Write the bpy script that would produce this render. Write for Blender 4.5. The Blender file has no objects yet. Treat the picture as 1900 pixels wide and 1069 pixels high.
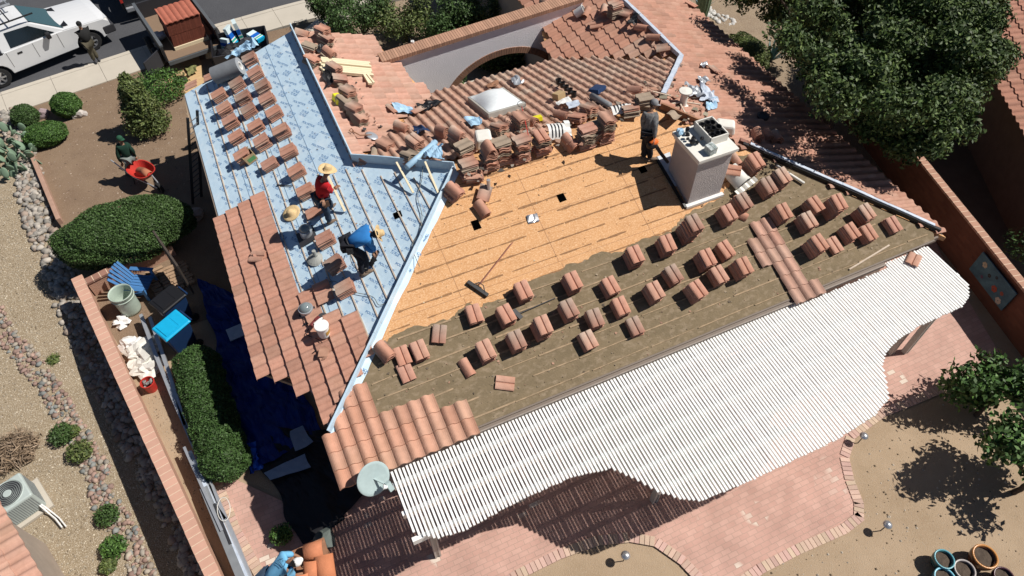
import bpy, bmesh, math, random
import numpy as np
from mathutils import Vector, Matrix, noise
R = math.radians
SC = bpy.context.scene
COL = SC.collection
random.seed(7); rng = np.random.default_rng(7)

# ---------------------------------------------------------------- camera, sky, sun, exposure
HC = 16.2; PITCH = math.atan(1704/1316); YAW = R(24.5)
cam = bpy.data.cameras.new('camera'); camo = bpy.data.objects.new('camera', cam); COL.objects.link(camo)
camo.location = (0, 0, HC); camo.rotation_euler = (math.pi/2-PITCH, 0, -YAW)
cam.sensor_width = 36; cam.lens = 1316/1900*36; cam.clip_end = 2000; cam.clip_start = .1
SC.camera = camo
SC.render.resolution_x = 1024; SC.render.resolution_y = 576
w = bpy.data.worlds.new("World"); SC.world = w; w.use_nodes = True
SUN_EL = R(53); SUN_AZ = R(107)          # azimuth measured clockwise from +Y
sky = w.node_tree.nodes.new('ShaderNodeTexSky'); sky.sky_type = 'NISHITA'; sky.sun_disc = False
sky.altitude = 900; sky.air_density = .8; sky.dust_density = .3; sky.sun_elevation = SUN_EL; sky.sun_rotation = SUN_AZ
bg = w.node_tree.nodes['Background']; bg.inputs['Strength'].default_value = 0.05
w.node_tree.links.new(sky.outputs[0], bg.inputs[0])
sun = bpy.data.lights.new('sun', 'SUN'); sun.energy = 5.0; sun.angle = R(.5); sun.color = (1, .95, .88)
suno = bpy.data.objects.new('sun', sun); COL.objects.link(suno)
SD = Vector((math.sin(SUN_AZ)*math.cos(SUN_EL), math.cos(SUN_AZ)*math.cos(SUN_EL), math.sin(SUN_EL)))
suno.rotation_euler = SD.to_track_quat('Z', 'Y').to_euler(); suno.location = SD*60
SC.view_settings.view_transform = 'Standard'; SC.view_settings.look = 'None'
SC.view_settings.exposure = 0.18; SC.view_settings.gamma = 1

# ---------------------------------------------------------------- survey: photo pixel -> world point at a height or on a roof plane
_fh = Vector((math.sin(YAW), math.cos(YAW), 0)); _r = Vector((math.cos(YAW), -math.sin(YAW), 0))
_fw = _fh*math.cos(PITCH)-Vector((0, 0, math.sin(PITCH))); _up = _r.cross(_fw)
def ray(x, y): return _fw+_r*((x-950)/1316)-_up*((y-534.5)/1316)
def at(x, y, z=0.):
    d = ray(x, y); t = (z-HC)/d.z; return Vector((d.x*t, d.y*t, z))
def on(x, y, pl, dh=0.):
    a, b, c = pl; a += dh; d = ray(x, y); t = (a-HC)/(d.z-b*d.x-c*d.y); return Vector((d.x*t, d.y*t, HC+d.z*t))
def pz(pl, x, y): return pl[0]+pl[1]*x+pl[2]*y
# roof planes z = a + b x + c y (pitch 4 in 12)
FP = (2.7-6.4/3, 0, 1/3); LP = (2.7+1.7/3, 1/3, 0); BP = (4.55+11.95/3, 0, -1/3)
RP = (2.7+15.1/3, -1/3, 0); EP = (3.9+1.93/3, -1/3, 0); WP = (3.7-12.1/3, 1/3, 0); GP = (0, 0, 0)

# ---------------------------------------------------------------- helpers
MATS = {}
def N(nt, t, **k):
    n = nt.nodes.new(t)
    for a, b in k.items(): setattr(n, a, b)
    return n
def mat(name, c1, c2=None, scale=3., rough=.8, bump=0., bscale=60., attr=False, metal=0., spec=.3, c3=None, s3=25., t3=(.55, .7), detail=6, coat=0., gen='Object', stretch=None, trans=0.):
    m = bpy.data.materials.new(name); m.use_nodes = True; nt = m.node_tree; L = nt.links
    b = nt.nodes['Principled BSDF']; b.inputs['Roughness'].default_value = rough; b.inputs['Metallic'].default_value = metal
    b.inputs['Specular IOR Level'].default_value = spec; b.inputs['Coat Weight'].default_value = coat
    if trans: b.inputs['Transmission Weight'].default_value = trans
    tc = N(nt, 'ShaderNodeTexCoord'); co = tc.outputs[gen]
    if stretch:
        mp = N(nt, 'ShaderNodeMapping'); mp.inputs['Scale'].default_value = stretch; L.new(co, mp.inputs[0]); co = mp.outputs[0]
    c2 = c2 or tuple(x*.75 for x in c1)
    nz = N(nt, 'ShaderNodeTexNoise'); nz.inputs['Scale'].default_value = scale; nz.inputs['Detail'].default_value = detail; nz.inputs['Roughness'].default_value = .65
    L.new(co, nz.inputs[0])
    rp = N(nt, 'ShaderNodeValToRGB'); rp.color_ramp.elements[0].position = .3; rp.color_ramp.elements[1].position = .7
    rp.color_ramp.elements[0].color = (*c2, 1); rp.color_ramp.elements[1].color = (*c1, 1); L.new(nz.outputs[0], rp.inputs[0])
    out = rp.outputs[0]
    if c3:
        n3 = N(nt, 'ShaderNodeTexNoise'); n3.inputs['Scale'].default_value = s3; n3.inputs['Detail'].default_value = 4; L.new(co, n3.inputs[0])
        r3 = N(nt, 'ShaderNodeValToRGB'); r3.color_ramp.elements[0].position = t3[0]; r3.color_ramp.elements[1].position = t3[1]; L.new(n3.outputs[0], r3.inputs[0])
        mx = N(nt, 'ShaderNodeMix', data_type='RGBA'); L.new(r3.outputs[0], mx.inputs[0]); L.new(out, mx.inputs[6]); mx.inputs[7].default_value = (*c3, 1); out = mx.outputs[2]
    if attr:
        at_ = N(nt, 'ShaderNodeAttribute', attribute_name='col')
        mx = N(nt, 'ShaderNodeMix', data_type='RGBA', blend_type='MULTIPLY'); mx.inputs[0].default_value = 1; L.new(out, mx.inputs[6]); L.new(at_.outputs[0], mx.inputs[7]); out = mx.outputs[2]
    L.new(out, b.inputs['Base Color'])
    if bump:
        nb = N(nt, 'ShaderNodeTexNoise'); nb.inputs['Scale'].default_value = bscale; nb.inputs['Detail'].default_value = 5; L.new(co, nb.inputs[0])
        bp = N(nt, 'ShaderNodeBump'); bp.inputs['Strength'].default_value = bump; bp.inputs['Distance'].default_value = .03
        L.new(nb.outputs[0], bp.inputs['Height']); L.new(bp.outputs[0], b.inputs['Normal'])
    MATS[name] = m; m['out'] = 1; m_out[name] = (nt, b, out, co); return m
m_out = {}
def plain(name, c, rough=.5, metal=0., spec=.4, **k): return mat(name, c, tuple(x*.88 for x in c), scale=9, rough=rough, metal=metal, spec=spec, **k)
def mesh(name, V, F, m, parent=None, cols=None, smooth=False, mi=None):
    me = bpy.data.meshes.new(name); me.from_pydata([tuple(v) for v in V], [], F); me.validate()
    for x in (m if isinstance(m, (list, tuple)) else [m]): me.materials.append(x)
    if mi is not None: me.polygons.foreach_set('material_index', mi)
    if cols is not None:
        a = me.color_attributes.new('col', 'FLOAT_COLOR', 'POINT'); c = np.ones((len(me.vertices), 4), np.float32); c[:, :3] = cols; a.data.foreach_set('color', c.ravel())
    if smooth: me.polygons.foreach_set('use_smooth', [True]*len(me.polygons))
    me.update(); o = bpy.data.objects.new(name, me); COL.objects.link(o)
    if parent: o.parent = parent
    return o
def quads(name, P, m, cols=None, parent=None):      # P: (n,4,3) array -> n quads, fast
    n = len(P); me = bpy.data.meshes.new(name); me.vertices.add(4*n); me.vertices.foreach_set('co', P.astype(np.float32).ravel())
    me.loops.add(4*n); me.loops.foreach_set('vertex_index', np.arange(4*n, dtype=np.int32))
    me.polygons.add(n); me.polygons.foreach_set('loop_start', np.arange(0, 4*n, 4, dtype=np.int32)); me.materials.append(m)
    if cols is not None:
        a = me.color_attributes.new('col', 'FLOAT_COLOR', 'POINT'); c = np.ones((4*n, 4), np.float32); c[:, :3] = np.repeat(cols, 4, axis=0); a.data.foreach_set('color', c.ravel())
    me.update(calc_edges=True); o = bpy.data.objects.new(name, me); COL.objects.link(o)
    if parent: o.parent = parent
    return o
class MB:
    def __init__(s): s.V = []; s.F = []; s.I = []; s.C = []; s.k = 0; s.c = (1, 1, 1)
    def add(s, V, F):
        b = len(s.V); s.V += [Vector(v) for v in V]; s.C += [s.c]*len(V); s.F += [tuple(b+i for i in f) for f in F]; s.I += [s.k]*len(F); return s
    def box(s, c, d, M=None, taper=1.):
        V = []
        for z in (-1, 1):
            t = taper if z > 0 else 1
            for x, y in ((-1, -1), (1, -1), (1, 1), (-1, 1)): V.append(Vector((x*d[0]/2*t, y*d[1]/2*t, z*d[2]/2)))
        V = [(M @ v if M else v)+Vector(c) for v in V]
        return s.add(V, [(3, 2, 1, 0), (4, 5, 6, 7), (0, 1, 5, 4), (1, 2, 6, 5), (2, 3, 7, 6), (3, 0, 4, 7)])
    def bar(s, a, b, w, t, up=(0, 0, 1)):           # rectangular bar from a to b
        a = Vector(a); b = Vector(b); d = b-a; l = d.length; d.normalize(); x = d.cross(Vector(up)).normalized(); u = x.cross(d)
        M = Matrix((x, d, u)).transposed(); return s.box((a+b)/2, (w, l, t), M)
    def tube(s, pts, r, n=8, cap=True):
        pts = [Vector(p) for p in pts]; rs = r if isinstance(r, (list, tuple)) else [r]*len(pts); V = []; F = []; px = None
        for i, p in enumerate(pts):
            d = (pts[min(i+1, len(pts)-1)]-pts[max(i-1, 0)]).normalized()
            x = d.orthogonal().normalized() if px is None else (px-d*px.dot(d)).normalized(); px = x; y = d.cross(x)
            for k in range(n):
                a = 2*math.pi*k/n; V.append(p+(x*math.cos(a)+y*math.sin(a))*rs[i])
        for i in range(len(pts)-1):
            for k in range(n): F.append((i*n+k, i*n+(k+1) % n, (i+1)*n+(k+1) % n, (i+1)*n+k))
        if cap: F += [tuple(range(n))[::-1], tuple(range((len(pts)-1)*n, len(pts)*n))]
        return s.add(V, F)
    def lathe(s, prof, c=(0, 0, 0), n=20, M=None, sx=1, sy=1):       # prof [(r,z)]
        V = []; F = []; m = len(prof)
        for k in range(n):
            a = 2*math.pi*k/n
            for r, z in prof:
                v = Vector((r*math.cos(a)*sx, r*math.sin(a)*sy, z)); V.append((M @ v if M else v)+Vector(c))
        for k in range(n):
            for i in range(m-1): F.append((k*m+i, ((k+1) % n)*m+i, ((k+1) % n)*m+i+1, k*m+i+1))
        return s.add(V, F)
    def poly(s, top, th):                           # prism: top polygon (list of points), thickness straight down
        n = len(top); V = [Vector(p) for p in top]+[Vector(p)-Vector((0, 0, th)) for p in top]
        F = [tuple(range(n)), tuple(range(2*n-1, n-1, -1))]+[(i, i+n, (i+1) % n+n, (i+1) % n) for i in range(n)]
        return s.add(V, F)
    def ico(s, c, r, sub=2, jit=0., seed=0, sq=(1, 1, 1), M=None):
        bm = bmesh.new(); bmesh.ops.create_icosphere(bm, subdivisions=sub, radius=1)
        V = []
        for v in bm.verts:
            p = v.co.copy(); p *= 1+jit*noise.noise(p*1.6+Vector((seed*3.1, seed*1.7, seed)))
            p = Vector((p.x*r*sq[0], p.y*r*sq[1], p.z*r*sq[2])); V.append((M @ p if M else p)+Vector(c))
        F = [tuple(v.index for v in f.verts) for f in bm.faces]; bm.free(); return s.add(V, F)
    def build(s, name, m, parent=None, smooth=False, bevel=0., col=False):
        o = mesh(name, s.V, s.F, m, parent, np.array(s.C) if col else None, smooth, s.I if isinstance(m, (list, tuple)) else None)
        if bevel:
            md = o.modifiers.new('bevel', 'BEVEL'); md.width = bevel; md.segments = 2; md.limit_method = 'ANGLE'
        return o
def tag(o, label=None, cat=None, group=None, kind=None):
    if label: o['label'] = label
    if cat: o['category'] = cat
    if group: o['group'] = group
    if kind: o['kind'] = kind
    return o
def thing(name, label, cat, loc=(0, 0, 0), rz=0., group=None, M=None):
    o = bpy.data.objects.new(name, None); COL.objects.link(o); o.empty_display_size = .1
    if M is not None: o.matrix_world = Matrix.Translation(Vector(loc)) @ M.to_4x4()
    else: o.location = loc; o.rotation_euler = (0, 0, rz)
    return tag(o, label, cat, group)
def pmat(pl, yaw=0.):                               # rotation that lays an object's xy on a roof plane, local y turned by yaw from world y
    n = Vector((-pl[1], -pl[2], 1)).normalized(); y = Vector((-math.sin(yaw), math.cos(yaw), 0)); y = (y-n*y.dot(n)).normalized(); x = y.cross(n)
    return Matrix((x, y, n)).transposed()
def inpoly(x, y, P):
    c = False; j = len(P)-1
    for i in range(len(P)):
        if (P[i][1] > y) != (P[j][1] > y) and x < (P[j][0]-P[i][0])*(y-P[i][1])/(P[j][1]-P[i][1])+P[i][0]: c = not c
        j = i
    return c
def sheet(name, poly, z, m, res=None, parent=None, zf=None, drop=0.):
    """flat polygon triangulated; z number or function"""
    bm = bmesh.new(); vs = [bm.verts.new((p[0], p[1], 0)) for p in poly]; f = bm.faces.new(vs)
    bmesh.ops.triangulate(bm, faces=[f])
    if res:
        xs = [p[0] for p in poly]; ys = [p[1] for p in poly]
        for a, n_, lo, hi in ((0, (1, 0, 0), min(xs), max(xs)), (1, (0, 1, 0), min(ys), max(ys))):
            k = lo+res
            while k < hi:
                co = (k, 0, 0) if a == 0 else (0, k, 0)
                bmesh.ops.bisect_plane(bm, geom=bm.verts[:]+bm.edges[:]+bm.faces[:], plane_co=co, plane_no=n_); k += res
    for v in bm.verts: v.co.z = z(v.co.x, v.co.y) if callable(z) else z
    bm.normal_update()
    for f in bm.faces:
        if f.normal.z < 0: f.normal_flip()
    me = bpy.data.meshes.new(name); bm.to_mesh(me); bm.free(); me.materials.append(m); o = bpy.data.objects.new(name, me); COL.objects.link(o)
    if parent: o.parent = parent
    return o

# ---------------------------------------------------------------- materials
M_tile = mat('tile_clay', (1, 1, 1), (.80, .78, .76), scale=6, rough=.85, attr=True, bump=.25, bscale=30, c3=(.78, .76, .72), s3=2.2, t3=(.5, .75))
M_osb = mat('osb', (.57, .305, .135), (.47, .24, .10), scale=2, rough=.75, c3=(.68, .43, .24), s3=26, t3=(.45, .7), bump=.15, bscale=60, stretch=(1, 1.8, 1))
M_felt = mat('old_felt', (.205, .155, .094), (.15, .115, .069), scale=2.6, rough=.95, stretch=(.75, 1.25, 1), c3=(.26, .20, .135), s3=9, t3=(.5, .72), bump=.4, bscale=25)
M_feltd = mat('stain_on_boards', (.19, .10, .05), (.33, .18, .085), scale=20, rough=.9)
M_blue = mat('blue_membrane', (.50, .64, .74), (.44, .58, .70), scale=9, rough=.6, c3=(.56, .67, .75), s3=2.2, bump=.35, bscale=5)
M_print = plain('blue_print', (.15, .28, .48), .6)
M_lath = mat('lath_wood', (.62, .52, .42), (.45, .36, .28), scale=8, rough=.8)
M_wood = mat('new_lumber', (.74, .65, .46), (.64, .54, .36), scale=8, rough=.75, stretch=(1, 8, 8))
M_oldwood = mat('worn_wood', (.32, .16, .09), (.2, .1, .06), scale=8, rough=.8)
M_ply = mat('plywood', (.58, .40, .22), (.47, .31, .15), scale=2, rough=.7, stretch=(1, 6, 1))
M_stucco = mat('stucco', (.88, .87, .90), (.82, .81, .84), scale=3, rough=.95, bump=.45, bscale=30)
M_stucd = mat('chimney_stucco', (.46, .415, .40), (.41, .37, .355), scale=5, rough=.95, bump=.7, bscale=42)
M_stbase = mat('house_stucco', (.40, .33, .27), (.34, .28, .23), scale=3, rough=.95, bump=.4, bscale=40)
M_white = plain('white_paint', (.78, .775, .75), .5)
M_perg = mat('pergola_paint', (.86, .86, .84), (.78, .78, .76), scale=4, rough=.45)
M_cap = plain('cream_paint', (.72, .70, .64), .6)
M_black = plain('black_plastic', (.012, .012, .014), .45)
M_dark = plain('dark_metal', (.035, .035, .04), .5)
M_flash = plain('galvanised', (.55, .57, .6), .4, .6)
M_gutter = plain('gutter_brown', (.20, .16, .13), .6)
M_asph = mat('asphalt', (.075, .077, .085), (.060, .062, .07), scale=.8, rough=.95, c3=(.11, .11, .115), s3=160, t3=(.55, .7), bump=.4, bscale=140, detail=10)
M_conc = mat('concrete', (.50, .455, .385), (.45, .41, .345), scale=1.2, rough=.9, bump=.1, bscale=80)
M_dirt = mat('yard_dirt', (.40, .30, .205), (.29, .21, .135), scale=.7, rough=1, c3=(.36, .28, .20), s3=22, t3=(.5, .75), bump=.5, bscale=38, detail=12)
M_front = mat('front_gravel', (.24, .168, .110), (.185, .125, .082), scale=1.2, rough=1, c3=(.32, .24, .18), s3=55, t3=(.55, .72), bump=.7, bscale=60, detail=12)
M_ngrav = mat('pale_gravel', (.30, .235, .155), (.24, .185, .12), scale=1.1, rough=1, c3=(.52, .45, .35), s3=42, t3=(.52, .66), bump=.8, bscale=42, detail=12)
M_rock = mat('river_rock', (1, 1, 1), (.75, .75, .75), scale=5, rough=.8, attr=True)
M_tarpb = mat('blue_tarp', (.008, .035, .22), (.005, .02, .13), scale=2, rough=.4, bump=.6, bscale=3)  # blue kept dark: the house shade is put into the tarp colour
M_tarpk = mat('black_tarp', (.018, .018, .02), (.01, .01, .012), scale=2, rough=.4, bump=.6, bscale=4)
M_wglass = plain('dark_glass', (.01, .015, .018), .08, 0, .8)
M_carw = mat('car_white', (.66, .67, .68), (.63, .64, .65), scale=1, rough=.25, coat=.6, spec=.5)
M_chrome = plain('alloy', (.6, .61, .63), .3, .8)
M_rubber = plain('rubber', (.02, .02, .021), .85)
M_blu2 = plain('lid_blue', (.01, .38, .66), .35)
M_navy = plain('bin_navy', (.012, .035, .10), .4)
M_red = plain('red_plastic', (.50, .04, .03), .4)
M_yel = plain('yellow_plastic', (.75, .68, .02), .5)
M_grn = plain('box_green', (.10, .28, .10), .6)
M_card = plain('cardboard', (.42, .30, .16), .8)
M_gray = mat('grey_roll', (.21, .225, .24), (.17, .18, .195), scale=4, rough=.6)
M_dish = plain('dish_paint', (.40, .50, .50), .7)
M_adir = plain('chair_blue', (.06, .18, .40), .5)
M_straw = mat('straw', (.66, .50, .28), (.50, .36, .18), scale=30, rough=.85)
M_skin = plain('skin', (.30, .16, .10), .6)
M_hair = plain('hair', (.012, .01, .008), .6)
M_bark = mat('bark', (.10, .075, .055), (.06, .045, .035), scale=8, rough=.95, bump=.6, bscale=20)
M_leaf = mat('leaves', (1, 1, 1), (.8, .8, .8), scale=2, rough=.6, attr=True, spec=.35)
M_brick = mat('red_brick', (.30, .135, .095), (.23, .10, .07), scale=4, rough=.9)
M_cact = mat('cactus', (.17, .24, .15), (.12, .17, .10), scale=6, rough=.7)
M_agave = plain('agave', (.16, .25, .24), .55)
def brickmat(name, c1, c2, mortar, bw, bh, scale=1., rough=.9, ms=.008, rot=0., plane='XY', off=.5, c3=None):
    m = bpy.data.materials.new(name); m.use_nodes = True; nt = m.node_tree; L = nt.links; b = nt.nodes['Principled BSDF']; b.inputs['Roughness'].default_value = rough; b.inputs['Specular IOR Level'].default_value = .2
    tc = N(nt, 'ShaderNodeTexCoord'); mp = N(nt, 'ShaderNodeMapping'); L.new(tc.outputs['Object'], mp.inputs[0])
    mp.inputs['Rotation'].default_value = {'XY': (0, 0, rot), 'XZ': (R(-90), 0, 0), 'YZ': (R(-90), 0, R(0))}[plane]
    if plane == 'YZ':
        s = N(nt, 'ShaderNodeSeparateXYZ'); c = N(nt, 'ShaderNodeCombineXYZ'); L.new(tc.outputs['Object'], s.inputs[0]); L.new(s.outputs[1], c.inputs[0]); L.new(s.outputs[2], c.inputs[1]); src = c.outputs[0]
    else: src = mp.outputs[0]
    br = N(nt, 'ShaderNodeTexBrick'); L.new(src, br.inputs[0]); br.offset = off
    br.inputs['Color1'].default_value = (*c1, 1); br.inputs['Color2'].default_value = (*c2, 1); br.inputs['Mortar'].default_value = (*mortar, 1)
    br.inputs['Scale'].default_value = 1; br.inputs['Brick Width'].default_value = bw; br.inputs['Row Height'].default_value = bh; br.inputs['Mortar Size'].default_value = ms
    nz = N(nt, 'ShaderNodeTexNoise'); nz.inputs['Scale'].default_value = 1.6; nz.inputs['Detail'].default_value = 8; L.new(src, nz.inputs[0])
    rp = N(nt, 'ShaderNodeValToRGB'); rp.color_ramp.elements[0].position = .3; rp.color_ramp.elements[1].position = .7; rp.color_ramp.elements[0].color = (.8, .78, .76, 1); rp.color_ramp.elements[1].color = (1.05, 1.02, 1, 1); L.new(nz.outputs[0], rp.inputs[0])
    mx = N(nt, 'ShaderNodeMix', data_type='RGBA', blend_type='MULTIPLY'); mx.inputs[0].default_value = 1; L.new(br.outputs[0], mx.inputs[6]); L.new(rp.outputs[0], mx.inputs[7]); out = mx.outputs[2]
    if c3:
        n2 = N(nt, 'ShaderNodeTexBrick'); n2.offset = off; L.new(src, n2.inputs[0]); n2.inputs['Color1'].default_value = (0, 0, 0, 1); n2.inputs['Color2'].default_value = (1, 1, 1, 1); n2.inputs['Mortar'].default_value = (0, 0, 0, 1)
        n2.inputs['Scale'].default_value = 1; n2.inputs['Brick Width'].default_value = bw; n2.inputs['Row Height'].default_value = bh; n2.inputs['Mortar Size'].default_value = ms; n2.inputs['Bias'].default_value = -.2
        n3 = N(nt, 'ShaderNodeTexNoise'); n3.inputs['Scale'].default_value = .55; n3.inputs['Detail'].default_value = 2; L.new(src, n3.inputs[0])
        r3 = N(nt, 'ShaderNodeValToRGB'); r3.color_ramp.elements[0].position = .56; r3.color_ramp.elements[1].position = .60; L.new(n3.outputs[0], r3.inputs[0])
        r2 = N(nt, 'ShaderNodeValToRGB'); r2.color_ramp.elements[0].position = .62; r2.color_ramp.elements[1].position = .66; L.new(n2.outputs[0], r2.inputs[0])
        ml = N(nt, 'ShaderNodeMath', operation='MULTIPLY'); L.new(r3.outputs[0], ml.inputs[0]); L.new(r2.outputs[0], ml.inputs[1])
        m2 = N(nt, 'ShaderNodeMix', data_type='RGBA'); L.new(ml.outputs[0], m2.inputs[0]); L.new(out, m2.inputs[6]); m2.inputs[7].default_value = (*c3, 1); out = m2.outputs[2]
    L.new(out, b.inputs['Base Color'])
    bp = N(nt, 'ShaderNodeBump'); bp.inputs['Strength'].default_value = .35; bp.inputs['Distance'].default_value = .01; bp.invert = True; L.new(br.outputs['Fac'], bp.inputs['Height']); L.new(bp.outputs[0], b.inputs['Normal'])
    return m
M_paver = brickmat('paver', (.54, .35, .295), (.49, .305, .255), (.42, .29, .24), .23, .115, c3=(.60, .51, .43))
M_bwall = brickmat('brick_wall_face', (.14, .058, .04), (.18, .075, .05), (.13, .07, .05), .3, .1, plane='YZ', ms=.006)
def px(L, z=0.): return [at(x, y, z) for x, y in L]
def st(o): return tag(o, kind='structure')
# ---------------------------------------------------------------- ground, street, walks
def yard_z(x, y):
    t = min(1, max(0, (y-12.5)/9)); return -1.1*(1-t*t*(3-2*t))
# dividing line between neighbour's lower yard (west) and this lot
wl = [at(62, 290), at(148, 515, .1), at(222, 700, .1), at(395, 1069, .1)]
dl = [(-7.35, 27.2), (wl[0].x, wl[0].y), (-5.98, 16.3), (-3.95, 6.4), (-2.6, 0), (-1.8, -4)]
st(sheet('ground', [(-400, -4), (-1.8, -4), (-1.8, -400), (400, -400), (400, 400), (-400, 400)], -1.6, M_dirt))
lot = dl+[(-1.8, -30), (60, -30), (60, 27.2)]
st(sheet('yard_dirt_ground', lot, 0., M_dirt, 6))
st(sheet('neighbour_gravel_ground', [(-7.35, 27.2)]+dl[1:]+[(-40, -4), (-40, 27.2)], yard_z, M_ngrav, .8))
fy = [dl[0], dl[1], dl[2], (-5.3, 13.9), (-2.2, 13.9), (-1.3, 13.9), (-1.3, 21), (4.8, 21), (4.8, 24), (4.6, 27.2)]
st(sheet('front_yard_gravel_ground', fy, .006, M_front))
st(sheet('side_yard_gravel_ground', [(14.6, 8.6), (18.2, 8.6), (24, 24), (24, 27.2), (4.6, 27.2), (4.8, 24), (4.8, 19.3), (15, 19.3)], .007, mat('side_gravel', (.30, .225, .15), (.22, .16, .11), scale=1.1, rough=1, c3=(.42, .35, .27), s3=45, t3=(.52, .7), bump=.7, bscale=50)))
# street and kerb follow a gentle curve
kerb = [(-60, 18.6), (-25, 24.4), (-14, 26.35), (-8.1, 27.35), (-3.02, 28.2), (-.4, 28.55), (2.2, 28.8), (6, 29.0), (14, 29.2), (40, 29.3)]
def off(P, d):
    out = []
    for i, p in enumerate(P):
        a = Vector((*P[max(i-1, 0)], 0)); b = Vector((*P[min(i+1, len(P)-1)], 0)); t = (b-a).normalized(); out.append((p[0]+t.y*d, p[1]-t.x*d))
    return out
st(sheet('street', off(kerb, -14)[::-1]+off(kerb, .02), -.09, M_asph, 6))
def strip(name, P, d0, d1, z, th, m, joint=None, gap=.012):
    b = MB(); A = off(P, d0); B = off(P, d1)
    for i in range(len(P)-1):
        L_ = math.dist(P[i], P[i+1]); n = max(1, round(L_/(joint or L_)))
        for k in range(n):
            t0 = k/n; t1 = (k+1)/n-gap/L_*(1 if joint else 0)
            q = lambda S, t: Vector((S[i][0]*(1-t)+S[i+1][0]*t, S[i][1]*(1-t)+S[i+1][1]*t, z))
            b.poly([q(B, t0), q(B, t1), q(A, t1), q(A, t0)], th)
    return b.build(name, m)
st(strip('kerb', kerb, 0, .20, .045, .3, M_conc, 1.53)); st(strip('sidewalk', kerb, .212, 1.5, .04, .3, M_conc, 1.53))
st(sheet('far_ground', [(-400, 42), (400, 44), (400, 400), (-400, 400)], -.05, M_dirt))
drv = [at(300, 62), at(372, 44, .05), at(520, 60), at(530, 160), at(360, 170)]
st(sheet('driveway_soil', [at(330, 120, .0), at(470, 95), at(500, 200), at(355, 250)], .012, M_dirt))
st(sheet('front_path', [at(625, 5), at(660, 0), at(640, 60), at(560, 60)], .03, M_conc))

# patio of pavers with a soldier border
outer = [(395, 880), (410, 900), (440, 985), (475, 1075)]
pat = px([(1862, 668), (1775, 716), (1700, 748), (1640, 772), (1585, 812), (1573, 850), (1582, 890), (1600, 935), (1600, 965), (1570, 988), (1480, 1028), (1415, 1062), (1360, 1100), (1300, 1085), (1262, 1045), (1215, 1012), (1170, 1004), (1110, 1010), (1040, 1035), (960, 1075), (880, 1130), (500, 1150)], .03)
pat += [at(475, 1069, .03), at(430, 985, .03), at(400, 905, .03), at(395, 870, .03), Vector((-1.9, 7.4, .03)), Vector((-.4, 7.2, .03)), Vector((18, 8.3, .03)), at(1745, 470, .03)]
st(sheet('patio', [(p.x, p.y) for p in pat], .03, M_paver))
bb = MB(); b2 = random.Random(4)
def border(P, w=.22, bw=.115):
    acc = 0
    for i in range(len(P)-1):
        a, b = P[i], P[i+1]; d = (b-a); L_ = d.length; d.normalize(); n = Vector((-d.y, d.x, 0)); k = acc
        while k < L_:
            c = a+d*k+n*(-w/2+.03); g = b2.uniform(.85, 1.12); bb.c = (.53*g, .37*g*b2.uniform(.93, 1.1), .30*g)
            M = Matrix((d, n, Vector((0, 0, 1)))).transposed(); bb.box(c+Vector((0, 0, .0)), (bw-.012, w, .03), M); k += bw
        acc = k-L_
border([p+Vector((0, 0, .006)) for p in pat[:21]]); border([p+Vector((0, 0, .006)) for p in pat[22:25]])
M_attr = mat('paver_border', (1, 1, 1), (.88, .88, .88), scale=3, rough=.9, attr=True)
st(bb.build('patio_border', M_attr, col=True))

# ---------------------------------------------------------------- walls of the garden
def wall(name, label, A, B, h, z0, th, mface, cap, group=None):
    A = Vector((*A, 0)); B = Vector((*B, 0)); d = (B-A); L_ = d.length; d.normalize(); n = Vector((-d.y, d.x, 0))
    t = thing(name, label, 'wall', A, math.atan2(d.y, d.x)-math.pi/2, group)
    b = MB().box((0, L_/2, (h-.07+z0)/2), (th-.06, L_, h-.07-z0)); b.build('wall_face', mface, t)
    c = MB(); k = 0; r = random.Random(3)
    while k < L_:
        g = r.uniform(.94, 1.06); c.c = (cap[0]*g, cap[1]*g, cap[2]*g); c.box((r.uniform(-.004, .004), k+.1, h-.035), (th, .178, .07)); k += .2
    j = MB().box((0, L_/2, h-.037), (th-.008, L_, .064)); j.build('mortar_bed', M_mort, t)
    c.build('brick_cap', M_attr, t, col=True, bevel=.006); return t
M_mort = plain('mortar', (.62, .46, .34), .9)
M_wallb = mat('block_wall', (.46, .28, .20), (.38, .22, .155), scale=2, rough=.95, bump=.4, bscale=30)
wall('garden_wall', 'long pinkish brick-capped garden wall running down the left side beside river rocks', (-2.35, -1.2), (-5.98, 16.35), .6, -1.25, .30, M_wallb, (.54, .315, .235))
wall('garden_wall', 'tall red brick boundary wall with pale brick cap on the right side of the yard', (15.2, -3.2), (19.55, 15.5), 1.45, -.02, .24, M_bwall, (.42, .24, .17))
wall('low_brick_wall', 'low red brick wall under the big rounded hedge on the left', tuple(at(158, 522, .6)[:2]), tuple(at(312, 446, .6)[:2]), .6, -.02, .22, M_wallb, (.30, .16, .12))
# low curb wall between the rocks and the front yard
e = MB(); a = at(60, 288, .1); b = at(112, 412, .1); e.bar(a+Vector((0, 0, -.3)), b+Vector((0, 0, -.3)), .13, .9)
tag(e.build('retaining_curb', mat('curb_pink', (.43, .27, .20), scale=5), bevel=.01), 'narrow pink concrete curb wall between front gravel and white river rocks', 'curb')

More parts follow.
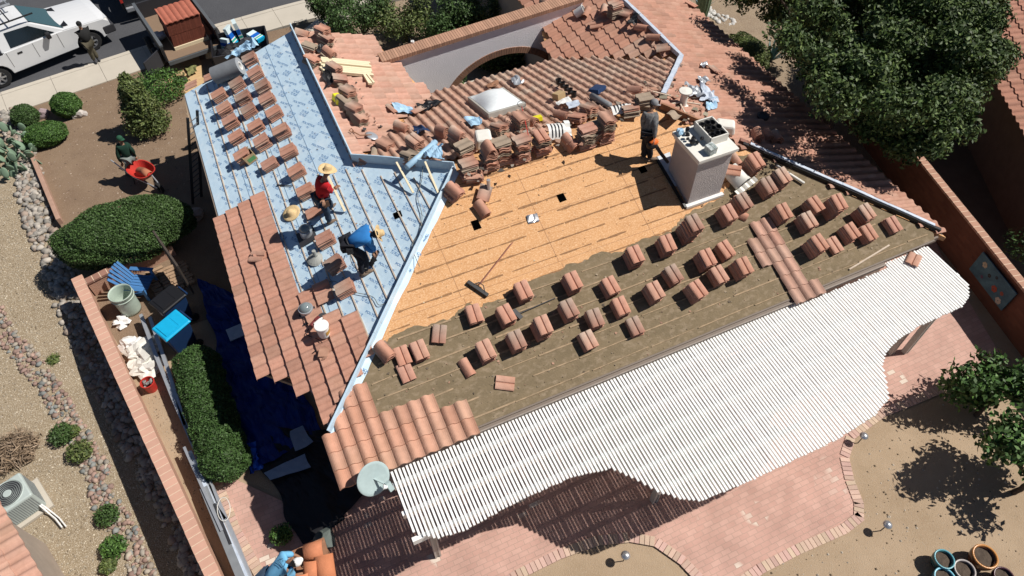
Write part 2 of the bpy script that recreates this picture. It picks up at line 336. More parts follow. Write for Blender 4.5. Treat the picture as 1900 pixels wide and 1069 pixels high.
# ---------------------------------------------------------------- the house
H = thing('house', 'large single storey house with half stripped clay tile roof, chimney and blue underlayment', 'house', (0, 0, 0))
def wbox(x0, y0, x1, y1, h): MB().box(((x0+x1)/2, (y0+y1)/2, h/2), (x1-x0, y1-y0, h)).build('wall', M_stbase, H)
wbox(-.95, 10.2, 4.75, 19.9, 2.68); wbox(4.75, 7.1, 14.5, 15.9, 2.66); wbox(-.1, 7.1, 4.75, 10.2, 2.66); wbox(9.9, 15.9, 14.5, 27, 2.67)
def plane_sheet(name, poly, pl, dz, m, parent=H, res=None): return sheet(name, poly, lambda x, y: pz(pl, x, y)+dz, m, res, parent)
PL_L = [(-1.66, 9.75), (-1.66, 20.4), (1.93, 20.4), (1.93, 13.97), (3.95, 11.95), (-.66, 7.42), (-.72, 8.35), (-.95, 8.95)]
PL_F = [(-.66, 6.42), (-.66, 7.42), (3.95, 11.95), (9.55, 11.95), (14.80, 6.62), (14.7, 6.45), (13.0, 6.45), (2.3, 6.45), (1.9, 6.45)]
PL_B = [(3.95, 11.95), (1.93, 13.97), (4.9, 16.95), (7.5, 17.0), (9.25, 17.3), (12.1, 14.5), (9.55, 11.95)]
PL_R = [(9.55, 11.95), (12.1, 14.5), (12.1, 28.5), (15.1, 28.5), (15.1, 6.4), (14.95, 6.55)]
PL_E = [(1.93, 13.97), (1.93, 20.4), (4.35, 20.3), (4.5, 19.35), (5.05, 17.1)]
PL_W = [(12.1, 14.5), (9.25, 17.3), (9.7, 19.1), (9.75, 28.5), (12.1, 28.5)]
DECKS = []
for pl, P, dz in ((LP, PL_L, -.03), (BP, PL_B, -.05), (RP, PL_R, -.05), (EP, PL_E, -.05), (WP, PL_W, -.05)):
    o = plane_sheet('roof_deck', P, pl, dz, M_osb); s = o.modifiers.new('s', 'SOLIDIFY'); s.thickness = .12; s.offset = -1
# front plane in bare boards
o = plane_sheet('roof_deck', PL_F, FP, 0, M_osb); s = o.modifiers.new('s', 'SOLIDIFY'); s.thickness = .12; s.offset = -1
rr = random.Random(11)
def hipx(y): return y-8.0      # x of left hip on the front plane
def hipr(y): return 21.5-y     # x of right hip
sb = MB(); y = 6.9
while y < 11.8:
    x = hipx(y)+.25
    while x < hipr(y)-.3:
        L_ = rr.uniform(.25, 1.3); wv = rr.uniform(.035, .075)
        xx = min(x+L_, hipr(y)-.2); yy = y+rr.uniform(-.006, .006)
        z = lambda X, Y: pz(FP, X, Y)+.004
        n = max(1, int(L_/.12)); up = []; dn = []
        for i in range(n+1):
            X = x+(xx-x)*i/n; a = rr.uniform(.3, 1)*wv/2; up.append(Vector((X, yy+a, z(X, yy+a)))); dn.append(Vector((X, yy-a*rr.uniform(.4, 1.2), z(X, yy-a))))
            dn[-1].z = z(X, dn[-1].y)
        for i in range(n): sb.add([dn[i], dn[i+1], up[i+1], up[i]], [(0, 1, 2, 3)])
        x = xx+(rr.uniform(.0, .05) if rr.random() < .75 else rr.uniform(.1, .5))
    y += .335
sb.build('batten_stains', M_feltd, H)
# board joints
jb = MB()
for k, y in enumerate((7.9, 9.1, 10.3, 11.5)):
    jb.add([Vector((hipx(y)+.2, y, pz(FP, 0, y)+.003)), Vector((hipr(y)-.2, y, pz(FP, 0, y)+.003)), Vector((hipr(y)-.2, y+.006, pz(FP, 0, y+.006)+.003)), Vector((hipx(y)+.2, y+.006, pz(FP, 0, y+.006)+.003))], [(0, 1, 2, 3)])
    x = hipx(y)+.6+(k % 2)*1.2
    while x < hipr(y+.8)-.3:
        jb.add([Vector((x, y, pz(FP, x, y)+.0035)), Vector((x+.006, y, pz(FP, x, y)+.0035)), Vector((x+.006, y+1.15, pz(FP, x, y+1.15)+.0035)), Vector((x, y+1.15, pz(FP, x, y+1.15)+.0035))], [(0, 1, 2, 3)]); x += 2.44
jb.build('board_joint', M_oldwood, H)
# openings in the boards: thin black patches, the inner darkness painted, nothing cut
for q in ([(1032, 362), (1045, 358), (1052, 371), (1039, 376)], [(873, 411), (886, 407), (894, 423), (880, 428)], [(1183, 311), (1195, 307), (1202, 318), (1190, 322)]):
    P = [on(x, y, FP, .006) for x, y in q]; b = MB(); b.poly(P, .0015); b.build('opening_dark_patch', plain('hole_shade_black', (.001, .001, .001), 1, spec=0), H)
P = [on(x, y, LP, .012) for x, y in ((729, 396), (743, 390), (747, 401), (733, 407))]; MB().poly(P, .0015).build('opening_dark_patch', MATS['hole_shade_black'], H)
# old felt with torn edge
edge_px = [(690, 640), (718, 632), (735, 618), (770, 606), (800, 603), (838, 590), (850, 577), (872, 562), (888, 573), (905, 560), (935, 556), (948, 543), (985, 520), (1030, 508), (1052, 492), (1085, 484), (1110, 468), (1150, 470), (1172, 452), (1205, 441), (1245, 430), (1262, 410), (1275, 396), (1300, 385), (1338, 368), (1345, 355), (1360, 335), (1352, 310), (1366, 290), (1400, 285)]
ed = [on(x, y, FP) for x, y in edge_px]; e2 = []
for i in range(len(ed)-1):
    for k in range(5):
        t = k/5; p = ed[i].lerp(ed[i+1], t); e2.append((p.x+rr.uniform(-.02, .02), p.y+rr.uniform(-.03, .03)))
felt = [(-.6, 6.45)]+[(-.55, 7.40)]+e2+[(11.35, 10.05), (14.8, 6.60), (14.7, 6.45)]
plane_sheet('old_felt', felt, FP, .009, M_felt)
fb = MB(); y = 6.62
FELT = felt
while y < 10.9:
    x = -.5
    while x < 14.5:
        L_ = rr.uniform(.3, 1.6); xm = x+L_/2
        if inpoly(x, y, FELT) and inpoly(x+L_, y, FELT) and rr.random() < .93:
            w_ = rr.uniform(.016, .04); dz = .026
            fb.bar((x, y+rr.uniform(-.02, .02), pz(FP, x, y)+dz-.006), (x+L_, y+rr.uniform(-.02, .02), pz(FP, x, y)+dz-.006), w_, .02, FPN := Vector((0, -1/3, 1)))
        x += L_+rr.uniform(0, .12)
    y += .345
fb.build('old_batten', mat('old_batten_wood', (.42, .30, .19), (.20, .15, .095), scale=6, rough=.95), H)

# blue underlayment on the left plane, with printed marks and laths
plane_sheet('blue_underlayment', PL_L, LP, .0, M_blue)
def text_mesh(body, size, bold=.003):
    c = bpy.data.curves.new('t', 'FONT'); c.offset = bold; c.body = body; c.size = size; c.align_x = 'CENTER'; c.align_y = 'CENTER'
    o = bpy.data.objects.new('t', c); COL.objects.link(o); bpy.context.view_layer.update()
    me = bpy.data.meshes.new_from_object(o.evaluated_get(bpy.context.evaluated_depsgraph_get()))
    V = [v.co.copy() for v in me.vertices]; F = [tuple(p.vertices) for p in me.polygons]; bpy.data.objects.remove(o); bpy.data.meshes.remove(me); return V, F
words = [text_mesh('TU PLUS', .115, .004), text_mesh('POLYSTICK', .10), text_mesh('TU', .07)]
def prints(name, poly, pl, dz, parent, ang=-60, n0=0):
    pb = MB(); M0 = pmat(pl, 0)
    xs = [p[0] for p in poly]; ys = [p[1] for p in poly]; row = 0; x = min(xs)
    while x < max(xs)+1:
        y = min(ys)+(row % 2)*.25; k = row
        while y < max(ys):
            if inpoly(x-.12, y-.12, poly) and inpoly(x+.12, y+.12, poly):
                M = M0 @ Matrix.Rotation(R(ang+rr.uniform(-3, 3)), 3, 'Z'); c = Vector((x, y, pz(pl, x, y)+dz))
                if k % 2:
                    for j in range(2):
                        V, F = words[0]; pb.add([M @ (Vector((v.x*.62, v.y*.95+(j-.5)*.105, 0)))+c for v in V], F)
                else:
                    V, F = words[1]; pb.add([M @ Vector((v.x, v.y*.8, 0))+c for v in V], F)
                    V, F = words[2]; pb.add([M @ Vector((v.x+.05, v.y-.10, 0))+c for v in V], F)
            y += .50; k += 1
        x += .33; row += 1
    return pb.build(name, M_print, parent)
prints('underlayment_print', PL_L, LP, .004, H)
# roll seams
sm = MB()
for xx in (-.75, .15, 1.05):
    y0 = max(9.8, xx+8.0+.1); sm.bar((xx, y0, pz(LP, xx, 0)+.006), (xx, 20.35, pz(LP, xx, 0)+.006), .012, .004)
sm.build('underlayment_seam', plain('seam', (.22, .34, .48), .7), H)
def lath(pts, w=.028, t=.02, nm='roof_lath'):
    b = MB()
    for a, c in pts: b.bar(a, c, w, t, (-.316, 0, .95))
    return b.build(nm, M_lath, H)
lines = []
x = -1.3; lr = random.Random(2)
LX = []
while x < 3.6: LX.append(x); x += .335
for i, x in enumerate(LX):
    ylo = max(9.9 if x < -.8 else 8.2, x+8.0+.22); yhi = 20.3 if x < .78 else None
    if yhi is None: yhi = min(14.3-abs(x-1.0)*.55, 13.97+1.93-x-.25)
    y = ylo
    while y < yhi-.3:
        L_ = min(lr.uniform(1.1, 1.9), yhi-y)
        jx = lr.uniform(-.006, .006); lines.append((Vector((x+jx, y, pz(LP, x, 0)+.014)), Vector((x+jx+lr.uniform(-.006, .006), y+L_-.03, pz(LP, x, 0)+.014)))); y += L_
for a, c in lines[:100]: lath([(a, c)])
if len(lines) > 100: tag(lath(lines[100:], nm='short_lath'), kind='stuff')

# hips and ridges: boards wrapped in membrane
def hip(name, a, b, h, m, w=.045, apron=None, am=None, aw=.16, side=1, pl=FP):
    a = Vector(a); b = Vector(b); o = MB(); n = 24
    d = (b-a).normalized(); s = Vector((d.y, -d.x, 0)).normalized()*side
    for i in range(n):
        p = a.lerp(b, i/n); q = a.lerp(b, (i+1)/n); j = noise.noise(p*1.3)*.015
        o.bar(p+Vector((0, 0, h/2+j)), q+Vector((0, 0, h/2+j)), w*(1+.25*noise.noise(p*3)), h)
    o.build(name, m, H)
    if apron:
        V = []; 
        for i in range(n+1):
            p = a.lerp(b, i/n); u = aw*(1+.45*noise.noise(p*2.1))
            q = p+s*u
            V += [Vector((p.x, p.y, pz(pl, p.x, p.y)+.06)), Vector((q.x, q.y, pz(pl, q.x, q.y)+.016))]
        mesh('membrane_apron', V, [(2*i, 2*i+1, 2*i+3, 2*i+2) for i in range(n)], am or m, H)
hip('hip_board', (-.68, 7.38, 3.04), (3.93, 11.95, 4.53), .20, M_blue, apron=True, side=1, pl=FP, aw=.13)
hip('ridge_flap', (1.95, 20.4, 3.86), (1.95, 13.98, 3.86), .30, M_blue, w=.03)
hip('ridge_flap', (1.95, 13.98, 3.86), (3.97, 11.95, 4.5), .32, M_blue, w=.03)
M_memb = mat('pale_membrane', (.55, .60, .68), (.40, .46, .55), scale=6, rough=.5)
hip('hip_board', (11.2, 10.32, 4.0), (14.95, 6.57, 2.76), .12, M_black, w=.09)
hip('hip_strip', (11.35, 10.21, 4.1), (14.85, 6.71, 2.92), .03, M_memb, w=.08)
hip('hip_board', (9.62, 11.93, 4.5), (10.75, 10.82, 4.12), .24, M_oldwood, w=.05)
hip('ridge_membrane', (10.1, 12.5, 4.36), (12.1, 14.5, 3.73), .14, M_memb, w=.13)
hip('ridge_membrane', (12.1, 14.5, 3.73), (12.1, 18.2, 3.73), .14, M_memb, w=.10)

# clay tile fields
PR = [(u, .052*math.sin(math.pi*min(u/.62, 1))**.9 if u < .62 else -.012*math.sin(math.pi*(u-.62)/.38)) for u in (0, .1, .21, .31, .41, .52, .62, .75, .88, 1.02)]
def tile_field(name, pl, poly, base, pale=0., width=.28, expo=.37, dz=.0, seed=0, lift=.035, parent=H, amp=1., messy=0., fit=1.):
    """tiles laid course by course up the slope of pl inside a plan polygon"""
    r = random.Random(seed); g = Vector((pl[1], pl[2], 0)).normalized(); s = Vector((g.y, -g.x, 0))   # g up slope, s along eave
    k = math.sqrt(1+pl[1]**2+pl[2]**2); ex = expo/k
    gs = [Vector((p[0], p[1], 0)).dot(g) for p in poly]; ss = [Vector((p[0], p[1], 0)).dot(s) for p in poly]
    V = []; F = []; C = []; row = 0; u0 = min(gs)
    while u0 < max(gs)-.05:
        v0 = min(ss)-.1+(0)*(row % 2)
        while v0 < max(ss):
            c = g*(u0+ex*.5)+s*(v0+width*.5)
            if inpoly(c.x, c.y, poly):
                t = r.uniform(.92, 1.08)
                if r.random() < .07: t *= .82
                f = r.random(); pa = pale(c.x, c.y) if callable(pale) else pale
                col = [b*t for b in base]
                if r.random() < .25: col = [col[0]*1.0, col[1]*1.07, col[2]*1.08]
                m = pa*r.uniform(.4, 1.3)
                col = [col[i]*(1-m)+(.50, .40, .32)[i]*m for i in range(3)]
                rot = r.uniform(-.006, .006)+(r.uniform(-messy, messy) if messy else 0); b0 = len(V); n = len(PR)
                jl = r.uniform(0, .006)
                for e, (du, hz) in enumerate(((0, lift+jl), (ex+.035, .004))):
                    for (w_, z_) in PR:
                        P = g*(u0+du)+s*(v0+w_*width*fit+rot*(du))
                        V.append((P.x, P.y, pz(pl, P.x, P.y)+z_*amp+hz+dz))
                for (w_, z_) in PR:
                    P = g*(u0+.001)+s*(v0+w_*width*fit); V.append((P.x, P.y, pz(pl, P.x, P.y)+z_*amp+.006+dz))
                for i in range(n-1):
                    F.append((b0+i, b0+n+i, b0+n+i+1, b0+i+1)); F.append((b0+2*n+i, b0+i, b0+i+1, b0+2*n+i+1))
                C += [col]*(3*n)
            v0 += width
        u0 += ex; row += 1
    me_o = mesh(name, V, F, M_tile, parent, np.array(C))
    return me_o
TC = (.42, .205, .14); TCL = (.47, .235, .165)
def onp(L, pl): return [tuple(on(x, y, pl, .03)[:2]) for x, y in L]
tile_field('tile_field', RP, PL_R[:2]+[(12.2, 14.6), (12.2, 28.4), (15.2, 28.4), (15.2, 6.35), (14.97, 6.62)], (.455, .235, .17), .14, seed=1, expo=.36)
tile_field('tile_field', EP, [(2.1, 13.9)]+[(2.1, 20.5), (4.5, 20.5), (4.5, 19.3), (5.1, 17.1)], (.56, .30, .225), .25, seed=2, width=.30, amp=1.3, lift=.05)
tile_field('tile_field', BP, [(4.1, 12.45), (2.2, 13.85), (5.0, 16.9), (5.1, 17.15), (9.35, 17.15), (12.05, 14.4), (10.1, 12.45)], (.48, .265, .19), lambda x, y: .6 if x > 7 and y > 14.4+(10-x)*.3 else .3, seed=3, width=.26, amp=1.25, lift=.05)
tile_field('tile_field', WP, [(12.0, 14.7), (9.3, 17.25), (9.65, 19.4), (9.65, 28), (12, 28)], (.46, .23, .16), lambda x, y: .5 if y < 16.2 else .1, seed=4, width=.30)
# left plane tiles
lt = [(-1.78, 9.7), (-1.78, 14.6), (-.35, 14.6)]+onp([(478, 338), (522, 455), (548, 535)], LP)+onp([(572, 545), (606, 540), (622, 592), (652, 590), (655, 600), (688, 625)], LP)+[(-.55, 7.75), (-.72, 7.4), (-.95, 8.4), (-1.05, 9.0), (-1.7, 9.65)]
lt = [(-1.80, 9.75), (-1.80, 14.62), (-.42, 14.62)]+onp([(475, 335), (545, 528), (570, 543), (597, 533), (611, 585), (632, 600), (655, 592), (690, 630)], LP)
lt = lt[:3]+lt[4:]+[(-.50, 7.72), (-.66, 7.55), (-.8, 8.35), (-1.05, 8.95)]
tile_field('tile_field', LP, lt, (.52, .27, .195), .06, seed=5, dz=.03, width=.31, lift=.072, amp=1.15)
# front plane tiles: corner patch and the strip
cp = [(-.72, 6.33), (-.72, 7.3)]+onp([(680, 705), (722, 780), (752, 768), (800, 742), (820, 762), (850, 748), (885, 806)], FP)
tile_field('tile_field', FP, [(-.75, 6.30), (-.75, 7.35), (.05, 8.05)]+onp([(683, 703), (715, 775), (800, 741), (858, 748), (884, 808)], FP), (.52, .26, .175), .22, seed=6, dz=.05, width=.30, fit=.955)
tile_field('tile_field', FP, onp([(1394, 418), (1432, 400), (1524, 548), (1470, 566), (1388, 440)], FP), (.46, .235, .175), .35, seed=7, dz=.05, width=.30, fit=.955)
# ragged leftover tiles beside the right hip
rt = MB(); r5 = random.Random(5)
for i in range(15):
    t = i/15; p = Vector((11.4+3.4*t, 10.35-3.4*t, 0)); p.z = pz(RP, p.x, p.y)+.09; g = r5.uniform(.85, 1.1); rt.c = (.26*g, .13*g, .10*g)
    M = pmat(RP, R(r5.uniform(25, 60))); rt.box(p, (.16, .42, .02), M)
rt.build('cut_hip_tiles', M_tile, H, col=True)

# eaves: fascia and gutters
g_ = MB(); g_.bar((1.95, 6.40, 2.62), (13.05, 6.40, 2.62), .12, .12); g_.build('gutter', M_gutter, H)
g_ = MB(); g_.bar((1.95, 6.335, 2.685), (13.05, 6.335, 2.685), .025, .02); g_.build('gutter_lip', mat('gutter_rim', (.34, .29, .25), scale=6), H)
for f0, f1, ft in (((-1.68, 9.8, 2.60), (-1.68, 20.35, 2.60), .18), ((-.68, 6.45, 2.62), (2, 6.45, 2.62), .16), ((13, 6.5, 2.60), (14.9, 6.5, 2.60), .18), ((15.05, 6.5, 2.58), (15.05, 28, 2.58), .18), ((-.69, 6.45, 2.66), (-.69, 7.4, 2.98), .18)): MB().bar(f0, f1, .05, ft).build('fascia', M_gutter, H)
MB().bar((1.95, 6.437, 2.705), (14.7, 6.437, 2.705), .05, .025).build('drip_edge', M_gutter, H)
g_ = MB(); g_.bar(at(487, 690, 2.62), at(570, 720, 2.75), .11, .10); g_.build('gutter', M_gutter, H)
g_ = MB(); g_.bar((-.62, 6.4, 2.72), (-.62, 7.42, 3.06), .10, .03); g_.build('rake_flashing', M_flash, H)

# chimney
ch = MB(); ch.box((9.445, 9.83, 4.1), (.95, .98, 2.0)); c0 = ch.build('chimney', M_stucd, H, bevel=.01)
MB().box((9.445, 9.83, 5.16), (1.10, 1.14, .09)).build('chimney_cap', M_cap, c0, bevel=.01)
MB().box((9.445, 9.83, 5.07), (1.0, 1.03, .09)).build('chimney_trim', M_cap, c0, bevel=.008)
t_ = MB()
x0, x1, y0, y1, z0, z1 = 9.42, 9.88, 9.62, 10.28, 5.205, 5.42
for c, d in (((x0, (y0+y1)/2), (.03, y1-y0)), ((x1, (y0+y1)/2), (.03, y1-y0)), (((x0+x1)/2, y0), (x1-x0+.03, .03)), (((x0+x1)/2, y1), (x1-x0+.03, .03))): t_.box((*c, (z0+z1)/2), (*d, z1-z0))
t_.build('chimney_chase', M_cap, c0)
# flashing apron: white strip in front, membrane behind and left
b = MB(); b.bar((8.9, 9.30, 3.70), (9.98, 9.30, 3.70), .10, .07); b.build('flashing', M_white, H)
b = MB(); p0 = on(1217, 292, FP, .02); b.poly([on(1215, 292, FP, .03), on(1243, 282, FP, .03), on(1256, 330, FP, .03), on(1262, 345, FP, .03), on(1245, 345, FP, .03)], .01); b.build('flashing', mat('dusty_membrane', (.62, .66, .70), (.45, .48, .52), scale=5), H)
b = MB(); b.bar(on(1217, 292, FP, .05), on(1272, 385, FP, .05), .06, .05); b.build('flashing_edge', M_black, H)

# skylight
M_dome = plain('acrylic_dome', (.80, .84, .85), .35, spec=.3)
S0 = Vector((6.33, 14.95, 0)); S0.z = pz(BP, *S0[:2])+.12; MM = pmat(BP)
fr = MB().box(S0, (1.12, 1.62, .16), MM); f_ = fr.build('skylight', mat('skylight_frame', (.42, .40, .36), scale=6), H, bevel=.01)
V = []; F = []; n = 12
for i in range(n+1):
    for j in range(n+1):
        u = i/n*2-1; v = j/n*2-1; zz = .22*(1-abs(u)**2.2)*(1-abs(v)**2.6); V.append(MM @ Vector((u*.50, v*.74, .085+zz))+S0)
for i in range(n):
    for j in range(n): F.append((i*(n+1)+j, (i+1)*(n+1)+j, (i+1)*(n+1)+j+1, i*(n+1)+j+1))
mesh('skylight_dome', V, F, M_dome, f_, smooth=True)

# tube skylights, vents
def tube_light(x, y, pl, base=True):
    p = on(x, y, pl, .06); b = MB(); M = pmat(pl)
    b.box(p+Vector((-.02, -.05, -.03)), (.46, .46, .03), M); o = b.build('tube_skylight', M_dark, H)
    MB().lathe([(.15, -.05), (.15, .14), (.165, .14), (.165, .17), (.13, .17)], p, 24).build('collar', M_flash, o, smooth=False)
    MB().lathe([(.14, .16), (.135, .20), (.10, .25), (.05, .275), (.0, .28)], p, 24).build('dome', plain('clear_dome', (.20, .24, .25), .08, spec=.8), o, smooth=True)
tube_light(569, 434, LP); tube_light(570, 580, LP)
p = on(587, 481, LP); b = MB(); b.lathe([(.22, .0), (.18, .04), (.06, .12), (.05, .12)], p, 16); b.tube([p, p+Vector((0, 0, .3))], .045, 10); b.build('vent_pipe', mat('pipe_grey', (.34, .35, .33)), H)
p = on(907, 358, FP); MB().tube([p, p+Vector((0, 0, .42))], .045, 12).build('vent_pipe', M_flash, H)
p = on(1266, 196, RP); b = MB(); b.lathe([(.16, .0), (.10, .04), (.09, .42), (.17, .44), (.17, .48), (0, .50)], p, 20); b.build('vent_pipe', M_cap, H)
p = on(1414, 221, RP); MB().lathe([(.16, .05), (.17, .14), (.14, .15), (.12, .12), (0, .12)], p, 20).build('vent_cap', M_dark, H)

# courtyard arch wall
def arch_wall():
    A = thing('courtyard_wall', 'white stucco courtyard wall with brick coping and a wide brick edged arch', 'wall', (4.2, 18.75, 0))
    W = 6.9; top0, top1 = 3.15, 3.55; th = .34; n = 48; V = []; F = []
    cx, rx, hz, z0 = 4.0, 2.1, 1.78, .58
    def zt(x): return top0+(top1-top0)*x/W
    def zb(x):
        u = (x-cx)/rx
        return hz*math.sqrt(max(0, 1-u*u))+z0 if abs(u) < 1 else 0.
    xs = sorted(set([i*W/n for i in range(n+1)]+[cx-rx, cx+rx]+[cx+rx*math.sin(R(a)) for a in range(-88, 90, 4)]))
    for x in xs:
        b_ = zb(x) if abs(x-cx) < rx-1e-6 else None
        V += [(x, 0, 0 if b_ is None else b_), (x, 0, zt(x)), (x, th, zt(x)), (x, th, 0 if b_ is None else b_)]
    for i in range(len(xs)-1):
        a, b = 4*i, 4*i+4; F += [(a, b, b+1, a+1), (a+1, b+1, b+2, a+2), (a+2, b+2, b+3, a+3), (a+3, b+3, b, a)]
    mesh('wall_face', V, F, M_stucco, A)
    c = MB(); r = random.Random(8); x = -.05
    while x < W:
        g = r.uniform(.85, 1.12); c.c = (.42*g, .245*g, .165*g); z = zt(x)
        c.box((x+.04, th/2, z+.06), (.074, th+.14, .13)); x += .082
    c.build('coping', M_attr, A, col=True)
    c = MB(); a = 3
    while a < 177:
        g = r.uniform(.8, 1.1); c.c = (.34*g, .19*g, .125*g); t = R(a); p = Vector((cx+rx*math.cos(t), th/2, z0+hz*math.sin(t))); nrm = Vector((math.cos(t)/rx, 0, math.sin(t)/hz)).normalized()
        M = Matrix((Vector((nrm.z, 0, -nrm.x)), Vector((0, 1, 0)), nrm)).transposed(); c.box(p+nrm*.08, (.075, th+.05, .22), M); a += 2.35
    c.build('arch_bricks', M_attr, A, col=True)
    return A
arch_wall()
# ---------------------------------------------------------------- loose tiles and tile stacks
TW, TL = .305, .41
def tile_proto(kind, seed):
    """one clay roof tile: kind 's' = double roll, 'b' = barrel"""
    r = random.Random(seed); n = 15; V = []; F = []; th = .017
    for e in (0, 1):
        for i in range(n):
            u = i/(n-1); x = (u-.5)*TW
            if kind == 's': z = .022*abs(math.sin(2*math.pi*u))**.45 if abs(u-.5) > .02 else -.012
            elif kind == 'w': z = .028*math.sin(2*math.pi*u)+.028
            else: z = .10*math.sin(math.pi*u)**.8; x = (u-.5)*.24
            y = (e-.5)*TL
            V += [(x, y, z+th), (x, y, z)]
    m = 2*n
    for i in range(n-1):
        a = 2*i; F += [(a, a+2, m+a+2, m+a), (a+1, m+a+1, m+a+3, a+3), (a, a+1, a+3, a+2), (m+a, m+a+2, m+a+3, m+a+1)]
    F += [(0, m, m+1, 1), (2*n-2, 2*n-1, m+2*n-1, m+2*n-2)]
    g = r.uniform(.82, 1.12); base = r.choice([(.52, .26, .18), (.48, .235, .165), (.53, .29, .21), (.45, .23, .17)])
    C = []
    pale = r.random() < .6
    for v in V:
        k = (.85 if v[1] > 0 else 0)*(1 if pale else .25)
        C.append([(base[i]*(1-k)+(.46, .37, .30)[i]*k)*g for i in range(3)])
    o = mesh('roof_tile', V, F, M_tile, None, np.array(C)); me = o.data; bpy.data.objects.remove(o); return me
TP = {k: [tile_proto(k, 10*i+ord(k)) for i in range(7)] for k in 'swb'}
def grey_tile(seed):
    me = TP['w'][seed].copy(); a = me.color_attributes['col']; c = np.tile(np.array([.34, .27, .205, 1.], np.float32), len(me.vertices)); a.data.foreach_set('color', c); return me
TP['g'] = [grey_tile(i) for i in range(4)]
tr = random.Random(21)
def add_tile(parent, kind, loc, rot=(0, 0, 0)):
    o = bpy.data.objects.new('roof_tile', tr.choice(TP[kind])); COL.objects.link(o); o.parent = parent; o.location = loc; o.rotation_euler = rot; return o
PITCHT = .050
STACKS = []
def stack(x, y, pl, n, yaw=0., kind='s', label=None, group=None, top=True, segs=None, cat='tile stack', level=False):
    hgt = (n-1)*PITCHT+.045 if top else 0
    p = on(x, y, pl, hgt*(1. if level else 1.04)); M = pmat(pl, R(yaw+tr.uniform(-4, 4))) if not level else Matrix.Rotation(R(yaw), 3, 'Z')
    nrm = M @ Vector((0, 0, 1)); p = p-nrm*hgt; p.z = pz(pl, p.x, p.y)+.022
    t = thing('tile_stack', label, cat, p, M=M, group=group)
    for i in range(n):
        k, rz = kind, 0.
        if segs:
            s = segs[min(int(i*len(segs)/n), len(segs)-1)]; k, rz = s[0], s[1]
        pit = PITCHT
        add_tile(t, k, (tr.uniform(-.01, .01)*(1+i*.12), tr.uniform(-.012, .012), i*pit), (tr.uniform(-.015, .015), tr.uniform(-.015, .015), R(rz+tr.uniform(-2.5, 2.5))))
    STACKS.append((t, x, y, n)); return t
def loose(x, y, pl, yaw, kind='s', label='', up=.03, flip=0, tilt=0):
    p = on(x, y, pl, up); M = pmat(pl, R(yaw)) @ Matrix.Rotation(R(flip), 3, 'Y') @ Matrix.Rotation(R(tilt), 3, 'X')
    o = bpy.data.objects.new('loose_tile', tr.choice(TP[kind])); COL.objects.link(o); o.matrix_world = Matrix.Translation(p) @ M.to_4x4(); return tag(o, label, 'roof tile')
ORD = ['closest', 'second closest', 'third closest', 'fourth closest', 'fifth closest', 'sixth closest', 'seventh closest', 'eighth closest', 'ninth closest', 'tenth closest', 'eleventh closest', 'twelfth closest', 'thirteenth closest', 'fourteenth closest', 'fifteenth closest']
def label_by_rank(S, marks, what):
    used = set(); ranks = {}
    for mname, (mx, my) in marks.items():
        for i, s in enumerate(sorted(S, key=lambda s: math.hypot(s[1]-mx, s[2]-my))): ranks[(mname, id(s[0]))] = i
    for s in S:
        best = min(marks, key=lambda m: ranks[(m, id(s[0]))]); i = ranks[(best, id(s[0]))]
        s[0]['label'] = f"{what}, {ORD[i] if i < len(ORD) else 'far one'} to {best}"
LS = [(459.7, 105, 5), (470, 131.6, 5), (483, 155, 5), (436.6, 152, 5), (491.4, 180, 5), (448, 176, 5), (402.4, 172.6, 5), (457.7, 200.4, 5), (412, 197.8, 5), (505.4, 205.4, 5), (422.6, 220.8, 6), (470.3, 230.7, 5), (517.5, 238.2, 6), (435.2, 250.3, 5), (481.5, 258.7, 6), (445.6, 284, 6), (532, 277, 5), (497, 300.8, 4), (546, 313.5, 5), (563.8, 350.9, 5), (580.6, 392, 2), (599, 440.7, 5), (615.8, 485.6, 6), (635.4, 532, 5)]
for x, y, n in LS: stack(x, y, LP, n, 90, 's', '', 'tile stacks on the blue underlayment')
label_by_rank(STACKS[:], {'the grey barrel-like roll': (425, 130), 'the open cardboard box': (467, 294), 'the stooping worker in blue': (672, 445), 'the ridge flap': (560, 110), 'the left eave': (385, 240), 'the glass dome vent': (569, 434)}, 'tile stack on blue underlayment')
n0 = len(STACKS)
FS = [(1405, 297, 8), (1454, 326, 8), (1429, 343, 6), (1381, 372.6, 5), (1353, 395, 5), (1456, 392, 5), (1515.5, 378, 5), (1558, 375.5, 8), (1502.6, 407.7, 5), (1349, 462, 4), (1314, 478, 6), (1336.5, 508.7, 5), (1382, 493.3, 6), (1521.7, 451, 8), (1550, 454, 3), (1610, 393.5, 5), (1582, 429, 6), (1614, 431, 5), (1659, 416, 4),
      (1181, 472, 6), (1240, 452, 5), (1291, 413, 11), (1252, 508, 5), (1134, 530, 5), (1218, 538, 6), (1296, 536, 6), (1154, 568, 5), (1105.5, 590, 5), (1058, 572, 7), (1092, 631, 4), (1180, 605, 4), (881, 582, 4), (940, 582, 7), (1009, 604, 9), (903, 649, 6), (960, 631, 5), (778, 649, 4), (748, 659, 3), (754, 690, 2), (973, 538, 6), (1064, 521.5, 7), (1212, 441, 1)]
FS = FS[:-1]
for x, y, n in FS: stack(x, y, FP, max(2, round(n*1.35)+tr.choice([-1, 0, 0, 1])) if n > 3 else n, 0 if x < 1250 else 3, 's', '', 'tile stacks on the old felt')
label_by_rank(STACKS[n0:], {'the chimney': (1310, 370), 'the narrow strip of laid tiles': (1450, 490), 'the far right roof corner': (1735, 432), 'the broom': (890, 540), 'the left corner patch of laid tiles': (760, 760), 'the lower gutter': (1200, 700), 'the skylight': (910, 200), 'the satellite dish': (692, 888)}, 'tile stack on brown felt')
n1 = len(STACKS)
w_, s_, g_k, b_ = 'w', 's', 'g', 'b'
